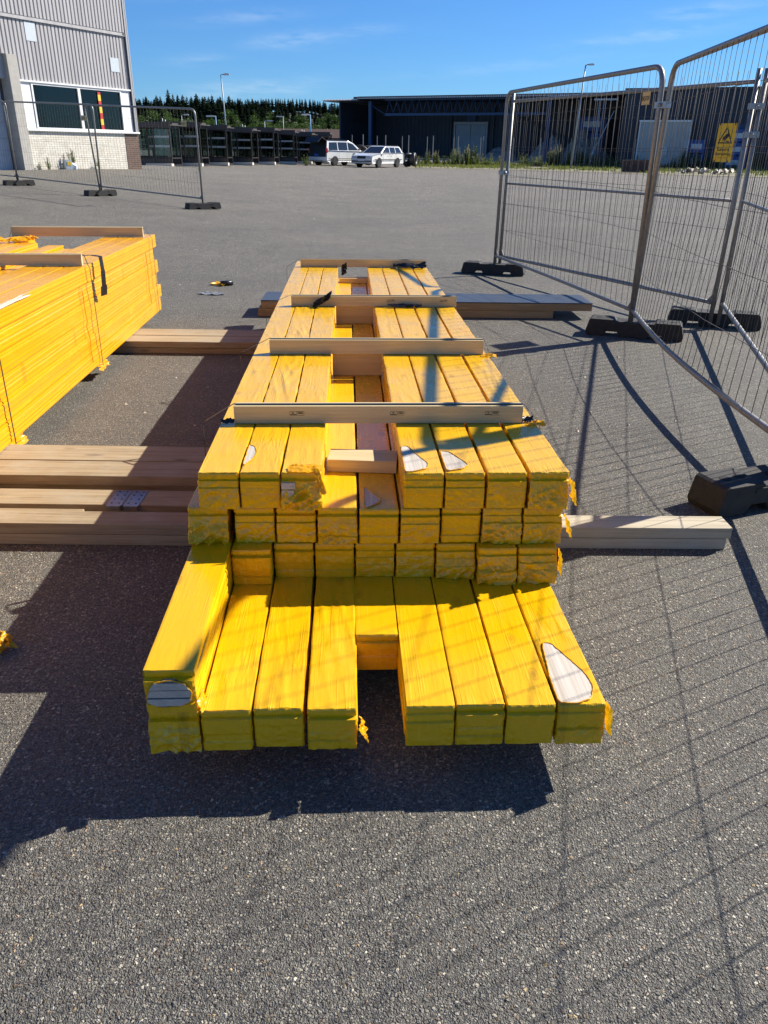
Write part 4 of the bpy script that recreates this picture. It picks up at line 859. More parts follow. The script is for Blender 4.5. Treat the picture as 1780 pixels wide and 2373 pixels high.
# ------------------------------------------------------------------ bus shelters in store behind the building
def shelter_tree():
    root = empty('bus_shelter'); w, d, h = 3.0, 1.3, 2.15
    mb = MB()
    for x in (-w/2, -w/6, w/6, w/2):
        for y in (0, d): mb.box(x-.04, x+.04, y-.04, y+.04, .12, h)
    for y in (0, d): mb.box(-w/2-.039, w/2+.039, y-.035, y+.035, h-.16, h-.002); mb.box(-w/2-.039, w/2+.039, y-.035, y+.035, .42, .50)
    for x in (-w/2, w/2): mb.box(x-.035, x+.035, .041, d-.041, h-.15, h-.003); mb.box(x-.035, x+.035, .041, d-.041, .42, .49)
    mb.build('frame', 'shelter', root)
    mb = MB(); mb.box(-w/2-.25, w/2+.2, -.25, d+.25, h, h+.05); mb.box(-w/2-.25, w/2+.2, -.28, -.25, h-.12, h+.17); mb.box(-w/2-.2, w/2+.1, d*.2, d*.8, h+.051, h+.14, 0)
    mb.tube([(-w*.28, .3, h), (-w*.28, .3, h+.34)], .03, 6, 1); mb.tube([(-w*.22, .3, h), (-w*.22, .3, h+.28)], .03, 6, 1); mb.build('roof', ['shelterroof', 'stripe'], root)
    for i in range(3):
        a, b = -w/2+.05+i*w/3, -w/2-.05+(i+1)*w/3
        for y in ((0,) if i != 1 else ()) + (d,):
            mb = MB(); mb.box(a, b, y-.006, y+.006, .52, h-.18); g_ = mb.build('glass_panel', 'sglass', root)
            if y == 0 or i == 1:
                for z in (1.02, 1.52):
                    mb = MB(); n = 12
                    for k in range(n):
                        xx = a+(b-a)*(k+.1)/n; mb.add([(xx, y-.009, z), (xx+(b-a)/n*.62, y-.009, z), (xx+(b-a)/n*.9, y-.009, z+.10), (xx+(b-a)/n*.28, y-.009, z+.10)], [(0, 1, 2, 3)])
                    mb.build('safety_stripes', 'stripe', g_)
    mb = MB(); mb.box(-w/2, w/2, -.02, .02, .13, .41); mb.box(-w/2, w/2, d-.02, d+.02, .13, .41); mb.build('kick_panel', 'shelterroof', root)
    mb = MB(); mb.box(-w/2-.05, w/2+.05, -.1, d+.1, .02, .10); mb.build('skid', 'shelter', root)
    mb = MB(); mb.box(w*.02, w/2+.15, -.42, -.102, .0, .17); mb.build('foot_slab', 'footplate', root)
    mb = MB(); mb.box(-w*.3, w*.1, d-.45, d-.1, .50, .55); mb.build('bench_seat', 'shelter', root)
    return root
sh = shelter_tree(); SHP = ((-14.05, 49.6), (-13.1, 52.8), (-12.1, 56.0), (-11.0, 59.4), (-9.95, 63.0), (-8.95, 66.8), (-7.9, 70.6), (-6.75, 74.4))
for i, (x, y) in enumerate(SHP):
    o = sh if i == 0 else copy_tree(sh)
    o.location = (x, y, gz(x, y)); o.rotation_euler = (0, 0, R(-10+(i % 3)*3.0)); o.scale = (1+.02*(i % 2), 1, 1+.03*((i*2) % 3))
    tag(o, ['dark bus shelter stored next to the grey building corner', 'second dark bus shelter from the building in the stored row', 'third dark bus shelter from the building, below the blue lamp post', 'fourth dark bus shelter from the building, behind the tall street lamp', 'fifth dark bus shelter from the building in the stored row', 'third dark bus shelter from the white van', 'second dark bus shelter from the white van', 'last dark bus shelter of the stored row, beside the white van'][i], 'bus shelter', 'bus shelters stored in a row')
# lamps -----------------------------------------------------------------------
def street_lamp(x, y, top, lean, label, pole='pole', arm=.55, r=.065, side=1):
    z0 = gz(x, y); root = empty('street_lamp', loc=(x, y, z0)); h = top-z0
    mb = MB(); mb.tube([(0, 0, -.1), (lean*.5, 0, h*.5), (lean, 0, h)], r, 8, r2=r*.65); mb.build('pole', pole, root)
    mb = MB(); mb.tube([(lean, 0, h-.03), (lean+side*arm*.5, -.02, h+.02), (lean+side*arm, -.02, h+.0)], r*.5, 6); mb.build('arm', pole, root)
    mb = MB(); m_ = Matrix.Translation((lean+side*arm*.9, -.02, h+.02)); mb.prism([(-.12*arm*2, -.07), (.45*arm*2, -.05), (.48*arm*2, .02), (.3*arm*2, .08), (-.1*arm*2, .06)], 'y', -.13, .13, 0, m_); mb.build('lamp_head', 'lamp', root, bevel=.01)
    return tag(root, label, 'street lamp', 'street lamps round the yard')
street_lamp(-13.1, 70, 6.55, -.25, 'tallest grey street lamp behind the shelters at left', arm=.38)
street_lamp(15.4, 72, 7.75, .35, 'tall street lamp in front of the dark hall, seen through the fence', arm=.36, r=.08)
street_lamp(-26.3, 110, 5.0, 0, 'small distant lamp above the shelters nearest the building', arm=.5)
street_lamp(-19.0, 95, 4.4, 0, 'blue lamp post above the third shelter', 'bluepole', arm=.9, r=.1, side=-1)
street_lamp(-18.7, 130, 5.0, 0, 'thin distant lamp before the forest, left one of a pair', arm=.7)
street_lamp(-15.9, 130, 5.6, 0, 'thin distant lamp before the forest, right one of a pair', arm=.9, side=-1)
street_lamp(-8.2, 90, 4.5, 0, 'blue lamp post above the white van', 'bluepole', arm=.8, r=.1, side=-1)

# ------------------------------------------------------------------ cars
def car(name, label, prof, green, wheels, wid, roof_in, extra=None):
    """prof: lower body side outline, green: window band outline (x forward, z up); both in the car's own frame"""
    root = empty(name); hw = wid/2
    secs = [(-hw, .10, .0), (-hw+.02, .03, .0), (-hw*.86, 0, .012)]
    mb = MB(); n = len(prof); lay = []
    for y, sx, dz in ((-hw*.90, .06, .0), (-hw, 0, .0), (-hw*.97, 0, .0)): pass
    cxm = sum(p[0] for p in prof)/n; czm = .62
    def ring(y, k, kz): return [(cxm+(x-cxm)*k, y, czm+(z-czm)*kz) for x, z in prof]
    rings = [ring(-hw*.93, .975, .93), ring(-hw, .99, .985), ring(-hw*.80, 1.0, 1.0), ring(0, 1.008, 1.01), ring(hw*.80, 1.0, 1.0), ring(hw, .99, .985), ring(hw*.93, .975, .93)]
    vs = [p for r_ in rings for p in r_]; fs = [(j*n+i, j*n+(i+1) % n, (j+1)*n+(i+1) % n, (j+1)*n+i) for j in range(6) for i in range(n)]
    mb.add(vs, fs+[tuple(range(n-1, -1, -1)), tuple(6*n+i for i in range(n))], 0, False)
    # roof / pillars : loft from belt to roof
    g = len(green); zb, zt = min(p[1] for p in green), max(p[1] for p in green)
    def yin(z): return hw*.93-(z-zb)/(zt-zb)*roof_in
    vs = [(x, -yin(z), z) for x, z in green]+[(x, yin(z), z) for x, z in green]
    mb.add(vs, [tuple(range(g-1, -1, -1)), tuple(range(g, 2*g))]+[(i, (i+1) % g, g+(i+1) % g, g+i) for i in range(g)], 0)
    body = mb.build('body', 'carwhite', root, bevel=.022, recalc=True)
    for wx in wheels:
        for s in (-1, 1):
            mb = MB(); y0, y1 = s*(hw-.20), s*(hw+.005); mb.tube([(wx, y0, .31), (wx, y1, .31)], .31, 20, sm=False); wo = mb.build('wheel', 'tyre', root, bevel=.02)
            mb = MB(); mb.tube([(wx, s*(hw+.006), .31), (wx, s*(hw+.014), .31)], .20, 16, sm=False); rim = mb.build('rim', 'rim', wo)
            mb = MB(); 
            for k in range(5):
                a = k*1.2566; mb.box(.06, .19, -.012, .012, -.022, .022, 0, Matrix.Translation((wx, s*(hw+.014), .31)) @ Matrix.Rotation(a, 4, 'Y'))
            mb.tube([(wx, s*(hw-.1), .33), (wx, s*(hw+.002), .33)], .355, 20, sm=False); mb.build('wheel_arch', 'carblack', root) if False else None
    for wx in wheels:
        for s in (-1, 1):
            mb = MB(); pts = [(wx+.365*math.cos(a), s*(hw+.001), .31+.365*math.sin(a)) for a in [math.pi*i/14 for i in range(15)]]
            mb.add([(wx, s*(hw+.001), .31)]+pts, [(0, i, i+1) for i in range(1, 15)]); mb.build('wheel_arch', 'carblack', root, solid=.004)
    def side_pane(poly, s, name='side_window'):
        mb = MB(); vs = [(x, s*(yin(z)+.006), z) for x, z in poly]; k = len(poly)
        mb.add(vs+[(x, y-s*.01, z) for x, y, z in vs], [tuple(range(k)), tuple(range(2*k-1, k-1, -1))]+[(i, (i+1) % k, k+(i+1) % k, k+i) for i in range(k)]); return mb.build(name, 'carglass', root)
    def slope_pane(a, b, name, pad=.09, matl='carglass'):
        (x0, z0), (x1, z1) = a, b; d = Vector((x1-x0, 0, z1-z0)); nrm = Vector((d.z, 0, -d.x)).normalized(); 
        if nrm.x*(x0) < 0 and abs(nrm.x) > .1: nrm = -nrm
        o = nrm*.008; mb = MB(); q = [Vector((x0, -(yin(z0)-pad), z0))+o, Vector((x0, yin(z0)-pad, z0))+o, Vector((x1, yin(z1)-pad, z1))+o, Vector((x1, -(yin(z1)-pad), z1))+o]
        mb.add(q+[p-nrm*.006 for p in q], [(0, 1, 2, 3), (7, 6, 5, 4), (0, 4, 5, 1), (1, 5, 6, 2), (2, 6, 7, 3), (3, 7, 4, 0)]); return mb.build(name, matl, root)
    tag(root, label, 'car', 'cars parked at the far side of the yard'); return root, hw, yin, side_pane, slope_pane
# white estate car, front to the camera's left
prof = [(2.30, .28), (2.36, .42), (2.36, .62), (2.28, .80), (1.25, .94), (.9, .96), (-2.28, 1.0), (-2.36, .86), (-2.36, .45), (-2.25, .28)]
green = [(1.02, .93), (.12, 1.40), (-.1, 1.435), (-1.75, 1.42), (-1.95, 1.38), (-2.28, .96)]
c1, hw, yin, sp, sl = car('estate_car', 'white estate car with its bonnet towards the camera, right of the white van', prof, green, (1.35, -1.32), 1.76, .17)
for s in (-1, 1):
    sp([(.80, .98), (.16, 1.34), (-.28, 1.35), (-.28, .98)], s); sp([(-.36, .98), (-.36, 1.35), (-1.12, 1.35), (-1.12, .98)], s); sp([(-1.20, .98), (-1.20, 1.35), (-1.78, 1.33), (-2.05, .98)], s)
    mb = MB(); mb.box(-1.7, .1, s*.66-.02, s*.66+.02, 1.435, 1.475); mb.build('roof_rail', 'carblack', c1)
    mb = MB(); mb.box(.62, .80, s*(hw+.02)-.02+s*.07, s*(hw+.02)+.02+s*.07, .98, 1.10); mb.build('wing_mirror', 'carblack', c1, bevel=.02)
    mb = MB(); mb.box(-2.0, 2.0, s*hw-.004, s*hw+.006, .52, .57); mb.build('side_strip', 'carblack', c1)
    mb = MB(); mb.box(2.33, 2.375, s*.58-.20, s*.58+.20, .62, .76); mb.build('headlight', 'lamp', c1)
    for xx in (-.62, -.45+1.0-.72): mb = MB(); mb.box(xx, xx+.14, s*hw-.004, s*hw+.016, .85, .875); mb.build('door_handle', 'carblack', c1)
    mb = MB(); mb.box(-.33, -.32, s*hw-.004, s*hw+.002, .35, .95); mb.box(-1.16, -1.15, s*hw-.004, s*hw+.002, .45, .95); mb.box(.78, .79, s*hw-.004, s*hw+.002, .35, .93); mb.build('door_gap', 'carblack', c1)
sl((.96, .965), (.17, 1.385), 'windscreen')
mb = MB(); mb.box(2.34, 2.385, -.34, .34, .60, .77); mb.build('grille', 'carblack', c1); mb = MB(); mb.box(2.33, 2.40, -.80, .80, .40, .47); mb.build('bumper_strip', 'carblack', c1); mb = MB(); mb.box(2.385, 2.41, -.26, .26, .45, .56); mb.build('number_plate', 'white', c1)
c1.location = (-.83, 66.85, gz(0, 66)); c1.rotation_euler = (0, 0, math.atan2(-2.30, -1.32)); c1.scale = (1.07, 1.07, 1.07)
# white van (people carrier), tailgate open to the camera's left
prof = [(2.28, .28), (2.32, .50), (2.25, .78), (1.75, .95), (1.30, 1.02), (-2.20, 1.06), (-2.28, .95), (-2.30, .42), (-2.2, .28)]
green = [(1.72, .94), (.75, 1.55), (.30, 1.70), (-1.8, 1.70), (-2.05, 1.62), (-2.22, 1.02)]
c2, hw, yin, sp, sl = car('people_carrier', 'white people carrier with its tailgate open, beside the last shelter', prof, green, (1.42, -1.42), 1.82, .16)
for s in (-1, 1):
    sp([(1.25, 1.06), (.66, 1.50), (.12, 1.60), (.12, 1.06)], s); sp([(.04, 1.06), (.04, 1.60), (-.95, 1.60), (-.95, 1.06)], s); sp([(-1.03, 1.06), (-1.03, 1.60), (-1.85, 1.58), (-2.0, 1.06)], s)
    mb = MB(); mb.box(-1.9, .2, s*.70-.02, s*.70+.02, 1.705, 1.745); mb.build('roof_rail', 'carblack', c2)
    mb = MB(); mb.box(1.0, 1.18, s*(hw+.10)-.03, s*(hw+.10)+.03, 1.05, 1.18); mb.build('wing_mirror', 'carblack', c2, bevel=.02)
    mb = MB(); mb.box(-2.1, 2.1, s*hw-.004, s*hw+.006, .46, .51); mb.build('side_strip', 'carblack', c2)
    mb = MB(); mb.box(-2.33, -2.18, s*.88-.05, s*.88+.05, .88, 1.20); mb.build('tail_light', 'taillamp', c2, bevel=.01)
    mb = MB(); mb.box(.08, .09, s*hw-.004, s*hw+.002, .35, 1.03); mb.box(-.99, -.98, s*hw-.004, s*hw+.002, .45, 1.03); mb.build('door_gap', 'carblack', c2)
sl((1.66, .98), (.82, 1.51), 'windscreen')
mb = MB(); mb.add([(-2.37, -.86, .60), (-2.37, .86, .60), (-2.12, .77, 1.70), (-2.12, -.77, 1.70), (-2.34, -.68, .66), (-2.34, .68, .66)], [(0, 1, 2, 3)]); mb.build('boot_shade_sheet', 'black', c2, solid=.03)  # flat black sheet painted as the shade inside the open boot
mb = MB(); mb.box(-2.42, -2.28, -.85, .85, .36, .62); mb.build('rear_bumper', 'carwhite', c2, bevel=.03)
mb = MB(); mb.add([(-2.06, -.70, 1.72), (-2.06, .70, 1.72), (-2.6, .74, 1.93), (-2.6, -.74, 1.93), (-3.0, .70, 1.60), (-3.0, -.70, 1.60)], [(0, 1, 2, 3), (3, 2, 4, 5)]); mb.build('tailgate', 'carblack', c2, solid=.05)
mb = MB(); crumple(mb, (-2.40, .0, .66), Y, (.1, 0, 1), -X, .45, .16, 12, 8, .06, 3.3, .2); mb.build('blue_bag', 'bluebag', c2)
c2.location = (-4.0, 68.9, gz(-3.4, 68)); c2.rotation_euler = (0, 0, R(50)); c2.scale = (1.07, 1.07, 1.07)

# ------------------------------------------------------------------ dark hall
hd = Vector((.895, -.446, 0)).normalized(); hi = Vector((.446, .895, 0)).normalized()
HB_ = frame((-7.3, 100.6, .42), hd, hi, (0, 0, 1)); hall = empty('storage_hall', HB_); tag(hall, 'long dark hall with an open canopy front and zigzag roof truss', 'building')
HLEN = 33.5; HE = 6.1
mb = MB(); mb.box(1.6, 1.75, .2, 9, 0, HE-.3); 
for z in (2.0, 3.9): mb.box(1.75, 1.85, .3, 9, z, z+.15)
mb.build('side_wall', 'hall', hall)
mb = MB(); ribs(mb, 1.75, 4.65, 0, HE-.27, 9.0, .5, .05); ribs(mb, 4.65, HLEN, 0, HE+.01, 9.0, .5, .05); mb.build('rear_wall', 'hall', hall)
mb = MB(); mb.box(.0, 4.6, -.7, 9.5, HE-.28, HE-.14); mb.box(4.6, HLEN+.3, -.8, 9.5, HE, HE+.14); mb.box(4.0, 4.6, -.75, 9.5, HE-.13, HE+.12); mb.build('roof', 'hallroof', hall)
mb = MB(); n = 170
for i in range(n):
    x = .05 + (HLEN-.2)*i/n; z = (HE-.20 if x < 4.5 else HE-.09)
    mb.box(x, x+.10, -.83, -.70 if x > 4.5 else -.72, z, z+.12)
mb.build('corrugated_sky_gaps', 'skygap', hall)  # pale teeth along the corrugated edge paint the sky peeking through
mb = MB(); mb.box(7.5, 26.0, .1, .35, HE-1.75, HE-1.5); mb.box(7.5, 26, .1, .35, HE-.25, HE-.02)
mb.tube([(5.4, .2, HE-.5), (7.5, .2, HE-1.6)], .06, 5); k = 0; x = 7.6
while x < 25.8: mb.tube([(x, .22, HE-1.55), (x+.45, .22, HE-.2)], .05, 4); mb.tube([(x+.45, .22, HE-.2), (x+.9, .22, HE-1.55)], .05, 4); x += .9
mb.build('roof_truss', 'hallblue', hall)
for x in (5.5, 26.1, 31.6): mb = MB(); mb.box(x, x+.35, .0, .4, 0, HE-.05 if x > 5.6 else HE-.3); mb.build('column', 'hallblue', hall)
for x0, x1 in ((12.6, 14.45), (14.5, 16.35)): mb = MB(); mb.box(x0, x1, 8.78, 8.95, 0, 3.7); mb.build('sliding_door', 'halldoor', hall, bevel=.02)
mb = MB(); mb.box(12.35, 12.55, 8.7, 8.99, 0, 4.0); mb.box(16.4, 16.6, 8.7, 8.99, 0, 4.0); mb.box(12.55, 16.4, 8.7, 8.99, 3.72, 4.0); mb.build('door_frame', 'trim', hall)
mb = MB(); mb.box(13.9, 15.1, 8.7, 8.9, 4.1, 4.7); mb.build('door_sign', 'hallblue', hall)
for x in (11.9, 17.2, 22.5): mb = MB(); mb.box(x, x+.15, 8.75, 8.92, 0, HE-.3); mb.build('downpipe', 'hallroof', hall)
mb = MB(); mb.tube([(1.2, -.3, HE-.6), (.9, -.5, HE-.6), (.9, -.5, HE-1.0)], .06, 6); mb.tube([(.9, -.5, HE-1.25), (.9, -.5, HE-.95)], .16, 8); mb.build('wall_lamp', 'hallroof', hall)
# enclosed part, nearer
h2d = Vector((.93, -.37, 0)).normalized(); h2i = Vector((.37, .93, 0)).normalized()
hall2 = empty('warehouse_annex', frame((21.9, 81.8, .3), h2d, h2i, (0, 0, 1))); tag(hall2, 'dark blue ribbed warehouse wall at the right edge, behind the fences', 'building')
mb = MB(); ribs(mb, 0, 34, 0, 6.3, 0, .3, .04); mb.box(0, .1, .05, 14, 0, 6.3); mb.build('ribbed_wall', 'hall', hall2)
mb = MB(); mb.box(-.1, 34.1, -.1, 14, 6.3, 6.48); mb.build('roof_edge', 'hallroof', hall2)
mb = MB(); mb.tube([(5.6, -.06, 4.2), (5.6, -.10, 4.2)], .42, 16, sm=False); mb.tube([(5.6, -.1, 2.2), (5.6, -.1, 4.2)], .05, 5); mb.build('round_vent', 'black', hall2)
for x0 in (9.2, 12.4): mb = MB(); mb.box(x0, x0+1.6, -.08, -.03, 2.9, 3.5); mb.build('wall_sign', 'hallblue', hall2)

# things in front of the hall ----------------------------------------------------
def ground_obj(o, x, y, rz, label, cat, group=None): o.location = (x, y, gz(x, y)); o.rotation_euler = (0, 0, rz); return tag(o, label, cat, group)
cn = empty('storage_container'); ground_obj(cn, 25.7, 80.6, R(-24), 'pale ribbed storage container standing before the dark blue wall', 'container')
mb = MB(); ribs(mb, -2.2, 2.2, .15, 3.75, -1.2, .25, .04); mb.box(-2.2, 2.2, -1.15, 1.2, .1, 3.75); mb.build('body', 'cont', cn)
mb = MB(); mb.box(-2.3, 2.3, -1.3, 1.3, 3.755, 3.9); mb.build('roof', 'white', cn); mb = MB()
for x in (-2.25, 2.2): mb.box(x, x+.1, -1.27, -1.16, .1, 3.75)
mb.build('corner_post', 'white', cn)
mb = MB(); mb.box(-.7, .5, -1.27, -1.245, 1.0, 1.7); mb.build('notice_board', 'panelgrey', cn)
def crate(x, y, z, w, h, label):
    o = empty('blue_crate'); mb = MB(); mb.box(-w/2, w/2, -.5, .5, .12, h); mb.box(-w/2-.03, w/2+.03, -.53, .53, h-.14, h+.001); mb.build('bin', 'blue', o, bevel=.02)
    mb = MB()
    for q in (-w/2+.1, 0, w/2-.1): mb.box(q-.07, q+.07, -.48, .48, 0, .118)
    mb.build('skid', 'blue', o); mb = MB(); mb.box(-w*.32, w*.32, -.52, -.502, h*.35, h*.72); mb.build('paper_label', 'stripe', o)
    o.location = (x, y, gz(x, y)+z); o.rotation_euler = (0, 0, R(-22)); return tag(o, label, 'crate', 'blue crates beside the container')
crate(28.3, 79.2, 0, 1.5, 1.2, 'lower blue crate standing just right of the pale container'); crate(28.3, 79.2, 1.2, 1.5, 1.2, 'upper blue crate stacked just right of the pale container')
crate(31.5, 78.0, 0, 2.0, 1.1, 'bottom blue crate behind the surveillance sign'); crate(31.5, 78.0, 1.1, 2.0, 1.1, 'middle blue crate behind the surveillance sign'); crate(31.5, 78.0, 2.2, 2.0, 1.1, 'top blue crate behind the surveillance sign')
crate(35.0, 76.6, 0, 2.0, 1.1, 'lower blue crate at the right edge of the photo'); crate(35.0, 76.6, 1.1, 2.0, 1.1, 'upper blue crate at the right edge of the photo')
crate(21.9, 93.5, 2.9, 2.9, 1.5, 'blue crate under the canopy, high above the rubble heap')
crate(21.9, 93.5, 1.45, 2.9, 1.4, 'blue crate under the canopy, hidden behind the rubble heap')
crate(21.9, 93.5, 0, 2.9, 1.4, 'bottom blue crate under the canopy behind the rubble heap')
def heap(x, y, w, h, seed, label):
    mb = MB()
    def fn(a, b):
        xx, yy = (a-.5)*2, (b-.5)*2; r = math.hypot(xx, yy); z = h*max(0, 1-r**1.6)*(1+.35*nz(xx*2, yy*2, seed)) + .22*h*nz(xx*6, yy*6, seed)*max(0, 1-r) + .12*h*abs(nz(xx*15, yy*15, seed))*max(0, 1-r)
        return (xx*w, yy*w*.5, z-.05)
    mb.grid(fn, 44, 30, 0, False); return ground_obj(mb.build('rubble_heap', 'rubble'), x, y, R(-22), label, 'heap', 'rubble heaps under the canopy')
heap(17.3, 92.4, 2.6, 2.2, 3, 'lower grey rubble heap left of the blue crate'); heap(20.8, 91.2, 3.0, 2.9, 7, 'taller grey rubble heap below the blue crate')
heap(12.3, 94.5, 2.4, 1.3, 12, 'small dark rubble heap under the canopy, left end')
def post(x, y, h, label, r=.035): 
    mb = MB(); mb.tube([(0, 0, -.1), (.0, 0, h)], r, 6, sm=False); mb.tube([(0, 0, h), (0, 0, h+.02)], r*1.3, 6, sm=False)
    return ground_obj(mb.build('steel_post', 'galv'), x, y, 0, label, 'post', 'bare steel posts along the road')
LP = 'bare steel post in the nearer row along the road before the hall'; LQ = 'bare steel post in the farther row along the road before the hall'
for x in (-3.4, -1.1, 1.2, 3.5, 5.95, 8.4, 11.4, 13.9, 16.7, 19.2, 22.6): post(x, 79.0, 2.35, LP)
for x in (-2.6, -.35, 1.95, 4.4, 6.9, 9.4, 12.2, 30.2): post(x, 86, 2.25, LQ, .045)
mb = MB(); mb.tube([(0, 0, 0), (0, 0, 5.6)], .05, 6); mb.tube([(0, 0, 1.2), (1.5, .1, 4.7)], .05, 6); mb.box(-.55, 1.7, -.05, .05, 5.6, 5.75); mb.tube([(-.25, 0, .1), (.0, 0, 1.5)], .09, 6)
ground_obj(mb.build('light_mast', 'stripe'), 20.6, 86.2, R(-22), 'white T-shaped mast with a slanting brace before the canopy', 'mast')
mb = MB(); mb.tube([(0, 0, 0), (0, 0, 1.35)], .03, 6); mb.tube([(0, 0, 1.35), (0, .04, 1.35)], .30, 18, sm=False); ground_obj(mb.build('road_sign', 'galv'), -4.25, 76.5, R(8), 'grey back of a round road sign behind the people carrier', 'sign')
sk = MB(); sk.prism([(-1.15, .05), (1.05, .05), (1.2, .78), (-1.2, .82)], 'y', -.55, .55); o = sk.build('rusty_skip', 'rust', bevel=.02); ground_obj(o, 18.1, 61.6, R(-8), 'low dark rusty skip at the edge of the verge', 'skip')
mb = MB(); mb.box(-1.05, 1.05, -.40, .40, .70, .86); mb.build('load', 'black', o)
for i, (x, y, s_) in enumerate(((21.4, 60.2, 1.1), (22.2, 59.6, .8), (23.6, 59.0, 1.5))):
    mb = MB(); crumple(mb, (0, 0, .02), X, Y, Z, s_, s_*.5, 16, 10, .30, 80+i*5, .3); ground_obj(mb.build('rag', 'rag'), x, y, .3*i, ['pale rag lying on the verge nearest the skip', 'small pale rag between two others on the verge', 'long pale rag on the verge below the surveillance sign'][i], 'rag', 'pale rags on the verge')
def coil(x, y, R_, r, rz, tilt, label):
    mb = MB()
    for j in range(3): mb.tube([(R_*math.cos(a)*(1-.12*j), -.12+.12*j, R_+r+R_*math.sin(a)*(1-.12*j)) for a in [2*math.pi*i/24 for i in range(24)]], r, 8, closed=True)
    o = mb.build('pipe_coil', 'carblack'); ground_obj(o, x, y, rz, label, 'pipe coil', 'black pipe coils behind the cars'); o.rotation_euler = (tilt, 0, rz)
coil(-2.5, 72.5, .72, .09, R(5), R(6), 'large black pipe coil standing between the two white cars'); coil(-1.8, 73.0, .70, .08, R(25), R(-8), 'black pipe coil leaning behind the first one')
coil(1.45, 70.6, .42, .14, R(35), R(10), 'black pipe coil on the verge just right of the estate car'); coil(2.05, 70.3, .40, .15, R(75), R(-6), 'rightmost black pipe coil beside the estate car')
# distant low building and forest ------------------------------------------------
lb = empty('farm_shed', frame((-26, 165, .6), Vector((1, .03, 0)), Vector((-.03, 1, 0)), Z)); tag(lb, 'low dark shed with a reddish roof far behind the shelters', 'building')
mb = MB(); mb.box(0, 24, 0, 8, 0, 2.6); mb.build('wall', 'shelterroof', lb); mb = MB(); mb.prism([(-.5, 2.6), (8.5, 2.6), (4, 4.2)], 'x', -.4, 24.4); mb.build('roof', 'rust', lb)

def hill_z(x, y): return .7 + sstep(165, 290, y)*11*sstep(40, -30, x) + 1.2*nz(x*.02, y*.02, 5)*sstep(170, 220, y)
mb = MB(); mb.grid(lambda a, b: (-150+330*a, 168+200*b, hill_z(-150+330*a, 168+200*b)-.3), 50, 24); tag(mb.build('forest_hill', 'hillm'), kind='structure')
def spruce_mb(seed, h=10.0, wdt=1.7):
    rg = random.Random(seed); mb = MB(); mb.tube([(0, 0, -.4), (0, 0, h*.5), (0, 0, h*.97)], .13, 5, 1, r2=.02); n = 24
    for k in range(n):
        t = k/(n-1); z = h*(.10+.90*t); rad = wdt*(1-t)**.62*rg.uniform(.70, 1.2)+.10; m_ = max(6, int(13*(1-t)+5)); a0 = rg.uniform(0, 6)
        for j in range(m_):
            a = a0+6.283*j/m_+rg.uniform(-.25, .25); rr = rad*rg.uniform(.65, 1.15); d = Vector((math.cos(a), math.sin(a), 0)); sd = Vector((-d.y, d.x, 0)); w_ = rr*.30+.07; drop = rr*rg.uniform(.15, .5)
            c = Vector((0, 0, z+rg.uniform(-.12, .12))); tip = c+d*rr-Vector((0, 0, drop)); mid = c+d*rr*.55-Vector((0, 0, drop*.35))
            mb.add([c, mid+sd*w_, tip, mid-sd*w_, mid-Vector((0, 0, .22+.10*rr))], [(0, 1, 2, 3), (1, 4, 3), (1, 2, 4), (3, 4, 2)], 0)
    return mb
def birch_mb(seed, h=8.0, wdt=2.2):
    rg = random.Random(seed); mb = MB(); mb.tube([(0, 0, -.3), (.1, 0, h*.45), (.15, .1, h*.85)], .12, 5, 1, r2=.03)
    cl = [(Vector((rg.uniform(-1, 1)*wdt*.6, rg.uniform(-1, 1)*wdt*.6, h*rg.uniform(.35, .92))), rg.uniform(.5, 1.1)) for _ in range(16)]
    for i in range(800):
        c, r = rg.choice(cl); d = Vector((rg.gauss(0, 1), rg.gauss(0, 1), rg.gauss(0, 1))).normalized(); p = c+d*r*rg.uniform(.55, 1.05); n_ = Vector((rg.gauss(0, 1), rg.gauss(0, 1), rg.gauss(0, 1)+.5)).normalized(); u = n_.orthogonal().normalized()*rg.uniform(.10, .22); w_ = n_.cross(u)
        mb.add([p-u, p+w_*.7, p+u, p-w_*.7], [(0, 1, 2, 3)], 0)
    return mb
def protos(f, name, mats, n):
    out = []
    for i in range(n): o = f(400+i*3).build(name, mats); out.append(o.data); bpy.data.objects.remove(o)
    return out
SP = protos(lambda s: spruce_mb(s, 10, 2.0+.9*((s % 5)/5)), 'spruce_tree', ['spruce', 'bark'], 6); BI = protos(birch_mb, 'birch_tree', ['birch', 'bark'], 4)
rg = random.Random(21)
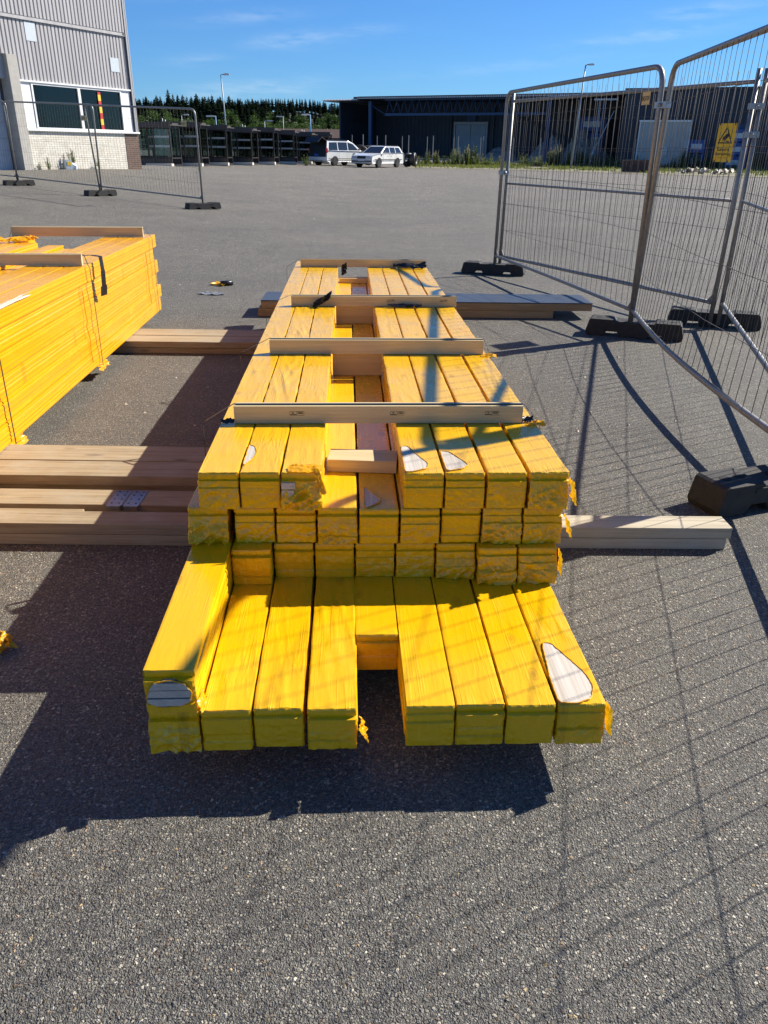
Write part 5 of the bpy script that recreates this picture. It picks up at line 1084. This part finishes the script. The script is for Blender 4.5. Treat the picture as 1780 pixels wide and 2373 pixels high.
def sky_px(px):                                       # tree-top line of the ridge, pixels above the horizon
    P = ((300, 110), (390, 122), (450, 116), (540, 118), (600, 110), (640, 103), (700, 92), (760, 90), (800, 88))
    for (a, b), (c, d) in zip(P, P[1:]):
        if a <= px <= c: return b+(d-b)*(px-a)/(c-a)
    return 88
for row, (Yd, frac, n) in enumerate(((262, .97, 92), (238, .93, 62), (214, .82, 54), (193, .68, 48), (178, .54, 40))):
    for i in range(n):
        px = 292+(560)*(i+rg.uniform(.1, .9))/n; y = Yd+rg.uniform(-8, 8); x = (px-890)/1986*y
        top = CAM_H + y*.000456*sky_px(px)*frac*rg.uniform(.76, 1.09); base = hill_z(x, y); h = max(3.5, top-base)
        bi = (row == 4 and rg.random() < .75) or (row == 3 and (px > 620 or rg.random() < .45) and rg.random() < .75) or (row == 2 and px > 680 and rg.random() < .5)
        me = rg.choice(BI) if bi else rg.choice(SP); o = bpy.data.objects.new('birch_tree' if bi else 'spruce_tree', me); COL.objects.link(o)
        s_ = h/(8.0*.98 if bi else 10.0); ws = s_*rg.uniform(.95, 1.3) if not bi else max(s_, .7); o.location = (x, y, base); o.scale = (ws*1.1, ws*1.1, s_); o.rotation_euler = (0, 0, rg.uniform(0, 6.28))
        tag(o, 'light green leafy tree at the foot of the distant forest' if bi else 'dark green spruce in the distant forest on the hill', 'tree', 'leafy trees of the distant forest' if bi else 'spruces of the distant forest')

# pale grit and paper specks scattered over the yard
rg = random.Random(77); mb = MB()
for i in range(420):
    y = 4 + 50*rg.random()**1.5; x = rg.uniform(-.55, .55)*(y+2); r = rg.uniform(.004, .013)*(1+y*.012); z = gz(x, y)+.001
    if abs(x) < .75 and y < 7: continue
    if x < -1.7 and 1.5 < y < 7.2: continue
    a = rg.uniform(0, 6.28); c = [(x+r*rg.uniform(.6, 1.3)*math.cos(a+k*1.5708), y+r*rg.uniform(.6, 1.3)*math.sin(a+k*1.5708), z) for k in range(4)]
    mb.add(c+[(x, y, z+r*.7)], [(0, 1, 4), (1, 2, 4), (2, 3, 4), (3, 0, 4)])
tag(mb.build('pale_grit', 'rag'), kind='stuff')
